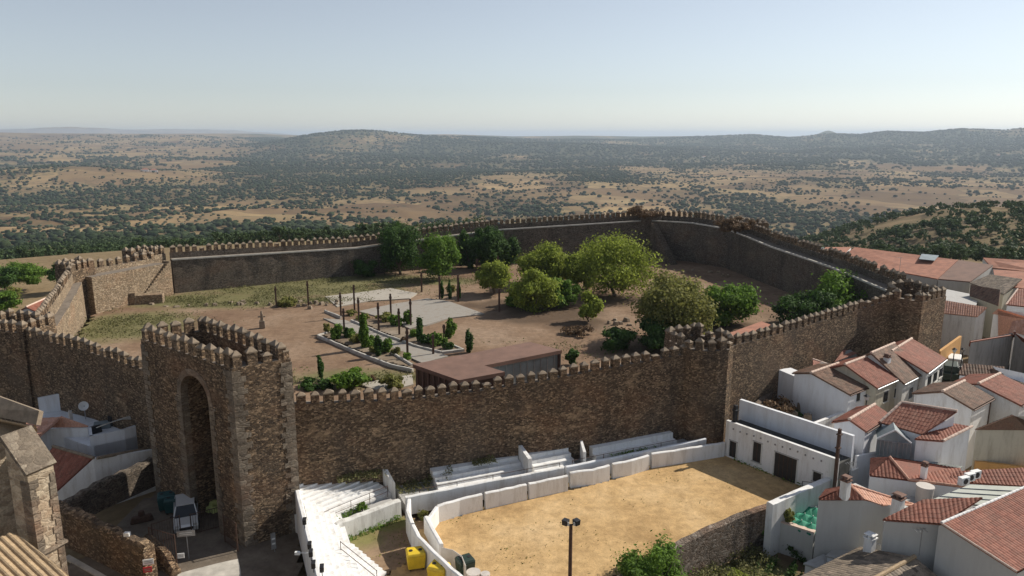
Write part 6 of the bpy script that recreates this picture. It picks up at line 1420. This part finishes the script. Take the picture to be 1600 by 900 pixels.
# bed shrubs
sh = [(548, 528, 22, 14, 'leaf_green'), (560, 537, 24, 16, 'leaf_olive'), (578, 543, 22, 18, 'leaf_green'), (605, 552, 24, 22, 'leaf_green'), (620, 556, 16, 14, 'leaf_olive'), (636, 563, 14, 12, 'leaf_green'), (585, 552, 18, 12, 'leaf_olive'), (600, 504, 26, 14, 'leaf_olive'), (618, 510, 22, 18, 'leaf_green'), (638, 508, 16, 26, 'leaf_green'), (648, 527, 22, 16, 'leaf_green'), (668, 537, 26, 18, 'leaf_dark'), (684, 541, 28, 20, 'leaf_green'), (702, 528, 20, 30, 'leaf_green'), (700, 547, 20, 14, 'leaf_dark'), (566, 500, 20, 8, 'leaf_olive'), (548, 493, 16, 8, 'leaf_olive'), (511, 522, 9, 18, 'leaf_olive'), (630, 535, 12, 8, 'leaf_dry')]
for x, b, w, h, m_ in sh:
    T(x, b, w, h, m_, {'leaf_green': 'small green garden shrub in the planted beds', 'leaf_olive': 'small olive-toned garden shrub in the planted beds', 'leaf_dark': 'small dark garden shrub in the far planted bed', 'leaf_dry': 'small dry shrub in the near planted bed'}[m_], trunk=.05, cat='shrub', name='garden_shrub', dens=1.1, lsz=.13, group='shrubs of the planted beds')
# overgrowth round the walls
def weeds(label, a, b, wid, n, m_='leaf_grass', hmax=.3, name='weeds', size=.07):
    """low growth along the ground line a->b (world x, y, z)"""
    a, b = np.array(a, float), np.array(b, float); t = rng.uniform(0, 1, n)[:, None]; c_ = a+(b-a)*t; L = b-a; k = np.array([-L[1], L[0], 0])/np.linalg.norm(L[:2])
    off2 = rng.normal(size=(n, 1))*wid*.45; lump = fbm(c_[:, 0]*1.3, c_[:, 1]*1.3, 3, 91); keep = lump > .36
    P = c_+k*off2; P[:, 2] += rng.uniform(0, 1, n)**1.5*hmax*(.4+lump*1.2); P = P[keep]
    root = empty(name, Vector((a+b)/2), label, 'weeds'); me = quads('foliage', leaf_cards(P-(a+b)/2, np.tile([0, -.3, .6], (len(P), 1)), size), M[m_]); o = bpy.data.objects.new('foliage', me); COL.objects.link(o); o.parent = root
T(1018, 975, 104, 132, 'leaf_green', 'leafy green tree growing at the bottom edge before the arena sand', z=-2.7, trunk=.25, lsz=.10, dens=1.5)
T(43, 592, 36, 42, 'leaf_dark', 'dark ivy clump hanging on the front wall at the left', z=3, trunk=.02, cat='bush', name='ivy_bush')
T(1008, 340, 46, 18, 'leaf_dry', 'reddish dry growth on top of the farthest corner tower', z=13, trunk=.02, cat='bush', name='dry_bush', dens=.6)
T(1150, 362, 50, 22, 'leaf_dry', 'reddish dry growth on the low tower of the right wall', z=12.4, trunk=.02, cat='bush', name='dry_bush', dens=.6)
weeds('scraggly dark creeper along the merlons of the far wall', (-17.5, 128.6, 11.2), (-5, 135.2, 12.2), .7, 1500, 'leaf_oak', 1.3, 'creeper', .16)
weeds('strip of yellow-green weeds on the narrow steps under the castle wall', (-13.4, 52.3, 2.3), (-9.9, 53.6, 2.2), 1.0, 1500)
weeds('weeds filling the gap between the two stands', (-9.0, 53.2, .9), (-6.6, 54.2, .9), 1.2, 900)
weeds('weeds along the castle wall left of the lower steps', (-6.6, 54.6, 1.0), (-4.4, 55.4, 1.8), .8, 700)
weeds('yellow-green weed patch at the top of the lower steps', (-3.2, 55.7, 1.85), (-1.4, 56.4, 1.85), .6, 500)
weeds('dark weeds behind the right terrace railing', (8.5, 58.6, 1.0), (13.5, 60.9, 1.0), .5, 700, 'leaf_green')
weeds('green weeds at the foot of the narrow steps', (-13.4, 47.9, .8), (-10.6, 50.7, .8), .5, 700, 'leaf_green')
weeds('green fringe of weeds along the foot of the rough whitewashed wall', (-12.0, 46.9, .05), (-8.2, 50.3, .05), .35, 500, 'leaf_green')
weeds('sparse weeds at the foot of the white bullring building', (19.4, 60.3, .05), (23.9, 54.6, .05), .15, 220, 'leaf_green', .25)
T(566, 797, 16, 12, 'leaf_green', 'round green bush by the thin railing of the narrow steps', z=.9, trunk=.02, cat='bush', name='bush', lsz=.06, dens=2)
T(665, 812, 24, 16, 'leaf_olive', 'tuft of weeds inside the sharp bend of the arena barriers', z=.1, trunk=.02, cat='weeds', name='weeds', lsz=.09, dens=1.5)
T(1215, 660, 54, 34, 'leaf_dry', 'dark brown overgrown bush in the rubble yard', z=1.5, trunk=.02, cat='bush', name='dry_bush', dens=1.2)
T(1240, 655, 30, 16, 'leaf_dark', 'low dark bush in the rubble yard', z=1.5, trunk=.02, cat='bush', name='bush')
T(1230, 818, 22, 22, 'leaf_olive', 'potted plants at the corner of the parasol patio', z=-.4, trunk=.1, cat='plant', name='potted_plant', lsz=.09, dens=2)
T(1332, 765, 10, 36, 'leaf_green', 'thin climbing plant at the end of the diagonal wall', z=-.5, trunk=.1, cat='plant', name='climbing_plant', lsz=.09, dens=2)
T(1474, 520, 16, 14, 'leaf_lime', 'bright green bush in the ochre patio', z=2.2, trunk=.05, cat='bush', name='bush')
T(1212, 850, 54, 34, 'leaf_dark', 'dark shaded bush in the corner of the peeling wall and patio', z=-2.7, trunk=.02, cat='bush', name='bush', lsz=.09)
T(1246, 872, 40, 24, 'leaf_dark', 'dark bush beside the small pale roof', z=-2.7, trunk=.02, cat='bush', name='bush', lsz=.09)
weeds('tangled green scrub along the foot of the peeling wall', (12.5, 45.6, -2.6), (18.6, 49.6, -2.6), 2.2, 3600, 'leaf_grass', .7, 'scrub', .09)
weeds('lime-tinged grass clump on the bank below the peeling wall', (14.5, 44.4, -2.5), (17.2, 47.2, -2.6), 1.8, 2200, 'leaf_lime', .55, 'scrub', .08)
weeds('reddish dry weeds on the waste ground at the bottom', (13.2, 42.6, -2.6), (19.5, 45.0, -2.6), 2.4, 3600, 'leaf_dry', .5, 'dry_weeds', .08)
weeds('dark green weeds under the parasol patio wall', (18.0, 48.6, -2.6), (20.4, 47.0, -2.6), 1.4, 1600, 'leaf_dark', .6, 'scrub', .09)
for k, (x, y, w, h, m_) in enumerate([(44, 443, 54, 30, 'leaf_green'), (8, 455, 40, 40, 'leaf_dark'), (98, 446, 40, 34, 'leaf_dark'), (6, 485, 46, 30, 'leaf_green'), (20, 470, 26, 20, 'leaf_olive')]):
    T(x, y, w, h, m_, ['round green tree in the field outside the steep left wall', 'dark tree at the left edge above the farm shed', 'dark tree growing against the ruined corner tower outside', 'green bushy tree at the left edge beside the farm shed', 'small olive-toned bush behind the farm shed'][k], z=.0, trunk=.15, dens=.9)
# grass tufts on the overgrown courtyard strips: uncountable
cen = []
for a, b, rx, ry, n in ((200, 505, 8, 8, 1500), (330, 470, 15, 4, 1500), (450, 452, 20, 6, 1800), (560, 437, 15, 4, 900), (520, 470, 6, 2, 500), (560, 592, 9, 3, 500), (690, 440, 10, 3, 500), (900, 545, 10, 4, 200)):
    c_ = U(a, b, 5); q = rng.normal(size=(n, 2))*np.array([rx, ry])*.5+np.array([c_.x, c_.y]); cen.append(q)
cen = np.concatenate(cen); cen = cen[inside(cen[:, 0], cen[:, 1], [(p[0], p[1]) for p in YARD])]
kp = fbm(cen[:, 0]/3, cen[:, 1]/3, 3, 77) > .45; cen = cen[kp]
C3 = np.concatenate([np.column_stack([cen+rng.normal(size=cen.shape)*.5, 5.03+rng.uniform(0, 1, len(cen))**2*.25]) for _ in range(4)])
me = quads('grass', leaf_cards(C3, np.tile([0, -.4, .8], (len(C3), 1)), .10), M['leaf_grass']); o = bpy.data.objects.new('grass', me); COL.objects.link(o); tag(o, 'rough green grass on the overgrown courtyard strips', 'grass', kind='stuff')
C3 = []
for n, poly, z in ((1500, ar_poly, .07), (500, court_poly, .05)):
    xs, ys = zip(*poly); q = np.column_stack([rng.uniform(min(xs), max(xs), n*3), rng.uniform(min(ys), max(ys), n*3)]); q = q[inside(q[:, 0], q[:, 1], poly)]; q = q[fbm(q[:, 0]/2.5, q[:, 1]/2.5, 4, 71) > .58][:n//3]
    C3.append(np.column_stack([q, z+rng.uniform(0, .06, len(q))]))
C3 = np.concatenate(C3); me = quads('weed_tufts', leaf_cards(C3, np.tile([0, -.2, .9], (len(C3), 1)), .06), M['leaf_olive']); o = bpy.data.objects.new('weed_tufts', me); COL.objects.link(o); tag(o, 'tiny weed tufts scattered on the sand', 'weeds', kind='stuff')

# trees of the countryside
def scatter(r0, r1, space, amax=.72, seed=1):
    r = np.random.default_rng(seed); n = int((r1*r1-r0*r0)*amax/space**2); rho = np.sqrt(r.uniform(r0*r0, r1*r1, n)); az = r.uniform(-amax, amax, n)
    x, y = rho*np.sin(az), rho*np.cos(az); d = veg(x, y); fine = fbm(x/55, y/55, 3, 61)
    d = np.where((rho < 720) & (az > .25), np.maximum(d, .62), d); d = np.where((rho < 720) & (az < .25), np.maximum(d, .62), d)
    keep = r.uniform(0, 1, n) < np.clip((d-.18)*1.35+(fine-.5)*2.1, .012, 1)
    return x[keep], y[keep]
sets = []
x1, y1 = scatter(205, 700, 5.2, seed=2); p1 = P_(np.arctan2(x1, y1)); r1_ = np.hypot(x1, y1)
kk = (r1_ > np.interp(p1, [-400, 0, 300, 560, 700, 1150, 1250, 2000], [250, 250, 238, 215, 230, 230, 200, 205])); x1, y1 = x1[kk], y1[kk]
# olive groves in rows
def grove(px0, px1, ra, rb, sp, rot):
    a0, a1 = math.atan((px0-800)/FPX*.985), math.atan((px1-800)/FPX*.985); gx, gy = np.meshgrid(np.arange(-900, 900, sp), np.arange(-900, 900, sp*1.25)); cx, cy = 0, (ra+rb)/2
    X = gx*math.cos(rot)-gy*math.sin(rot)+cx; Y = gx*math.sin(rot)+gy*math.cos(rot)+cy; rr = np.hypot(X, Y); aa = np.arctan2(X, Y); k = (rr > ra) & (rr < rb) & (aa > a0) & (aa < a1) & (rng.uniform(size=X.shape) > .12)
    return X[k]+rng.normal(size=k.sum())*.7, Y[k]+rng.normal(size=k.sum())*.7
gx1, gy1 = grove(425, 620, 560, 860, 11, .5); gx2, gy2 = grove(930, 1230, 620, 1250, 12, -.4); gx3, gy3 = grove(640, 900, 600, 900, 13, .2); gx4, gy4 = grove(0, 330, 1000, 1250, 14, .3)
def blob_unit(sub, seed, amp=.35):
    import bmesh
    bm = bmesh.new(); bmesh.ops.create_icosphere(bm, subdivisions=sub, radius=1); r = random.Random(seed)
    for v in bm.verts:
        k = 1+r.uniform(-amp, amp*.6); v.co *= k; v.co.z = max(v.co.z*.72, -.45)
    bm.verts.ensure_lookup_table(); V = np.array([v.co[:] for v in bm.verts]); F = np.array([[v.index for v in f.verts] for f in bm.faces]); bm.free(); return V, F
def merged(name, x, y, size, sub, m, label, cat='wood', zoff=.55):
    units = [blob_unit(sub, s) for s in range(7)]; z = ground(x, y); n = len(x); VV = []; FF = []; base = 0
    k = rng.integers(0, 7, n); rot = rng.uniform(0, 6.28, n); sc = size*np.clip(rng.lognormal(-.08, .42, n), .35, 1.8 if size < 5 else 1.35)
    for u in range(7):
        i = np.where(k == u)[0]; V, F = units[u]; c_, s = np.cos(rot[i]), np.sin(rot[i])
        sxy = sc[i]*rng.uniform(.85, 1.25, len(i))
        X = (V[None, :, 0]*c_[:, None]-V[None, :, 1]*s[:, None])*sxy[:, None]+x[i][:, None]; Y = (V[None, :, 0]*s[:, None]+V[None, :, 1]*c_[:, None])*sxy[:, None]+y[i][:, None]; Z = V[None, :, 2]*sc[i][:, None]+(z[i]+sc[i]*zoff)[:, None]
        VV.append(np.stack([X, Y, Z], -1).reshape(-1, 3)); FF.append((F[None]+(np.arange(len(i))*len(V))[:, None, None]).reshape(-1, 3)+base); base += len(i)*len(V)
    V = np.concatenate(VV); F = np.concatenate(FF); me = bpy.data.meshes.new(name); me.vertices.add(len(V)); me.vertices.foreach_set('co', V.astype(np.float32).ravel())
    me.loops.add(F.size); me.loops.foreach_set('vertex_index', F.ravel().astype(np.int32)); me.polygons.add(len(F)); me.polygons.foreach_set('loop_start', np.arange(0, F.size, 3)); me.polygons.foreach_set('loop_total', np.full(len(F), 3))
    me.materials.append(m); me.update(calc_edges=True); o = bpy.data.objects.new(name, me); COL.objects.link(o); tag(o, label, cat, kind='stuff'); print(name, n, len(F)); return o
def crownmat(name, a, b):
    m, nt, bb = mat(name); g = N(nt, 'ShaderNodeNewGeometry'); col = mix(nt, a, b, g.outputs['Random Per Island']); n = noise(nt, coords(nt), .9, 4, .7)
    col = mix(nt, col, ramp(nt, n, [(.3, (.6,)*3), (.7, (1.4,)*3)]), 1, 'MULTIPLY'); nt.links.new(col, bb.inputs['Base Color']); bb.inputs['Roughness'].default_value = 1; bb.inputs['Specular IOR Level'].default_value = .05; bump(nt, bb, n, 1, .8); return m
cm1 = crownmat('far_oak_crowns', (.022, .034, .018), (.045, .06, .028)); cm2 = crownmat('far_olive_crowns', (.05, .062, .036), (.085, .1, .06))
# individual trees: the 300 that show largest
hx = np.concatenate([x1, gx1]); hy = np.concatenate([y1, gy1]); kind = np.concatenate([np.zeros(len(x1), int), np.ones(len(gx1), int)])
zz = ground(hx, hy)+3; rr = np.hypot(hx, hy); pp = P_(np.arctan2(hx, hy)); yy = to_y(zz, rr)
vis = (pp > 0) & (pp < 1600)
# hidden behind the castle: rows below the wall crest in the middle
cut = np.interp(pp, [0, 100, 260, 590, 780, 1000, 1180, 1260, 1600], [470, 410, 392, 378, 352, 325, 362, 392, 410]); vis &= yy < cut+3
idx = np.where(vis)[0]; idx = idx[np.argsort(rr[idx])][:300]; rest = np.ones(len(hx), bool); rest[idx] = False
rest &= ~((rr < rr[idx].max()) & vis)
UN = []
for v in range(6):
    P, D = crown_pts(2.0, 1.45, 1.05, 420, 11); P[:, 2] = np.maximum(P[:, 2], .1); UN.append(quads('crown', leaf_cards(P, D, .15), M['leaf_oak'] if v < 4 else M['leaf_grove']))
tm = MB(); tm.tube((0, 0, -.3), (.05, .02, .55), .09, .06, seg=6); tm.tube((.05, .02, .5), (.4, .1, 1.1), .05, .02, seg=5); tm.tube((.05, .02, .5), (-.35, -.1, 1.1), .05, .02, seg=5); tm.tube((.05, .02, .5), (0, .3, 1.2), .05, .02, seg=5)
to = tm.build('trunk', M['bark']); v0 = ORG[to.name]
for vv in to.data.vertices: vv.co += v0
TRK = to.data; bpy.data.objects.remove(to)
for i in idx:
    s = random.uniform(1.4, 2.7)*(.75 if kind[i] else 1); right = pp[i] > 1000
    if kind[i]: lb, g = 'pale olive tree planted in rows below the left fields', 'olive trees in rows'
    elif right: lb, g = 'dark evergreen oak on the right hillside beyond the warehouses', 'oaks on the right hillside'
    elif pp[i] > 560: lb, g = 'dark evergreen oak below the castle beyond its far wall', 'oaks beyond the far wall'
    else: lb, g = 'dark evergreen oak on the slope beyond the left field', 'oaks beyond the left field'
    root = empty('oak_tree' if not kind[i] else 'olive_tree', (float(hx[i]), float(hy[i]), float(zz[i]-3)), lb, 'tree', g); root.rotation_euler = (0, 0, random.random()*6.28); root.scale = (s, s, s*random.uniform(.8, 1.15))
    me = UN[random.randrange(4) if not kind[i] else 4+random.randrange(2)]
    a = bpy.data.objects.new('crown', me); COL.objects.link(a); a.parent = root; b = bpy.data.objects.new('trunk', TRK); COL.objects.link(b); b.parent = root
def merged_cards(name, x, y, size, label, nq=110):
    z = ground(x, y); n = len(x); out = []
    us = []
    for v in range(5):
        P, D = crown_pts(2.0, 1.5, .95, nq, 9); P[:, 2] = np.maximum(P[:, 2], 0); us.append(leaf_cards(P, D, .23))
    k = rng.integers(0, 5, n); rot = rng.uniform(0, 6.28, n); sc = size*rng.uniform(.6, 1.3, n)
    for u in range(5):
        i = np.where(k == u)[0]; V = us[u]; c_, s_ = np.cos(rot[i]), np.sin(rot[i])
        X = (V[None, :, 0]*c_[:, None]-V[None, :, 1]*s_[:, None])*sc[i][:, None]+x[i][:, None]; Y = (V[None, :, 0]*s_[:, None]+V[None, :, 1]*c_[:, None])*sc[i][:, None]+y[i][:, None]; Z = V[None, :, 2]*sc[i][:, None]+z[i][:, None]
        out.append(np.stack([X, Y, Z], -1).reshape(-1, 3))
    V = np.concatenate(out); me = quads(name, V, M['leaf_oak']); o = bpy.data.objects.new(name, me); COL.objects.link(o); tag(o, label, 'wood', kind='stuff'); print(name, n, len(V)//4)
k0_ = rest & (kind == 0); nearw = k0_ & (rr < 620)
merged_cards('woodland', hx[nearw], hy[nearw], 2.1, 'dark oak wood on the slopes just beyond the nearest trees')
farw = k0_ & (rr >= 620); merged('woodland_slope', hx[farw], hy[farw], 2.1, 2, cm1, 'dark oak wood lower down the slopes')
x, y = scatter(700, 1500, 8.5, seed=3); merged('woodland_middle', x, y, 2.7, 2, cm1, 'scattered holm oaks on the near part of the valley floor')
x, y = scatter(1500, 3200, 11, seed=4); merged('woodland_valley', x, y, 3.3, 1, cm1, 'dotted oak pasture across the valley floor')
x, y = scatter(3200, 7500, 24, seed=5); merged('woodland_far', x, y, 6.8, 1, cm1, 'distant oak woods on the hills')
k1_ = rest & (kind == 1); merged('olive_grove', np.concatenate([hx[k1_], gx2, gx3, gx4]), np.concatenate([hy[k1_], gy2, gy3, gy4]), 2.5, 1, cm2, 'olive groves planted in rows in the valley')
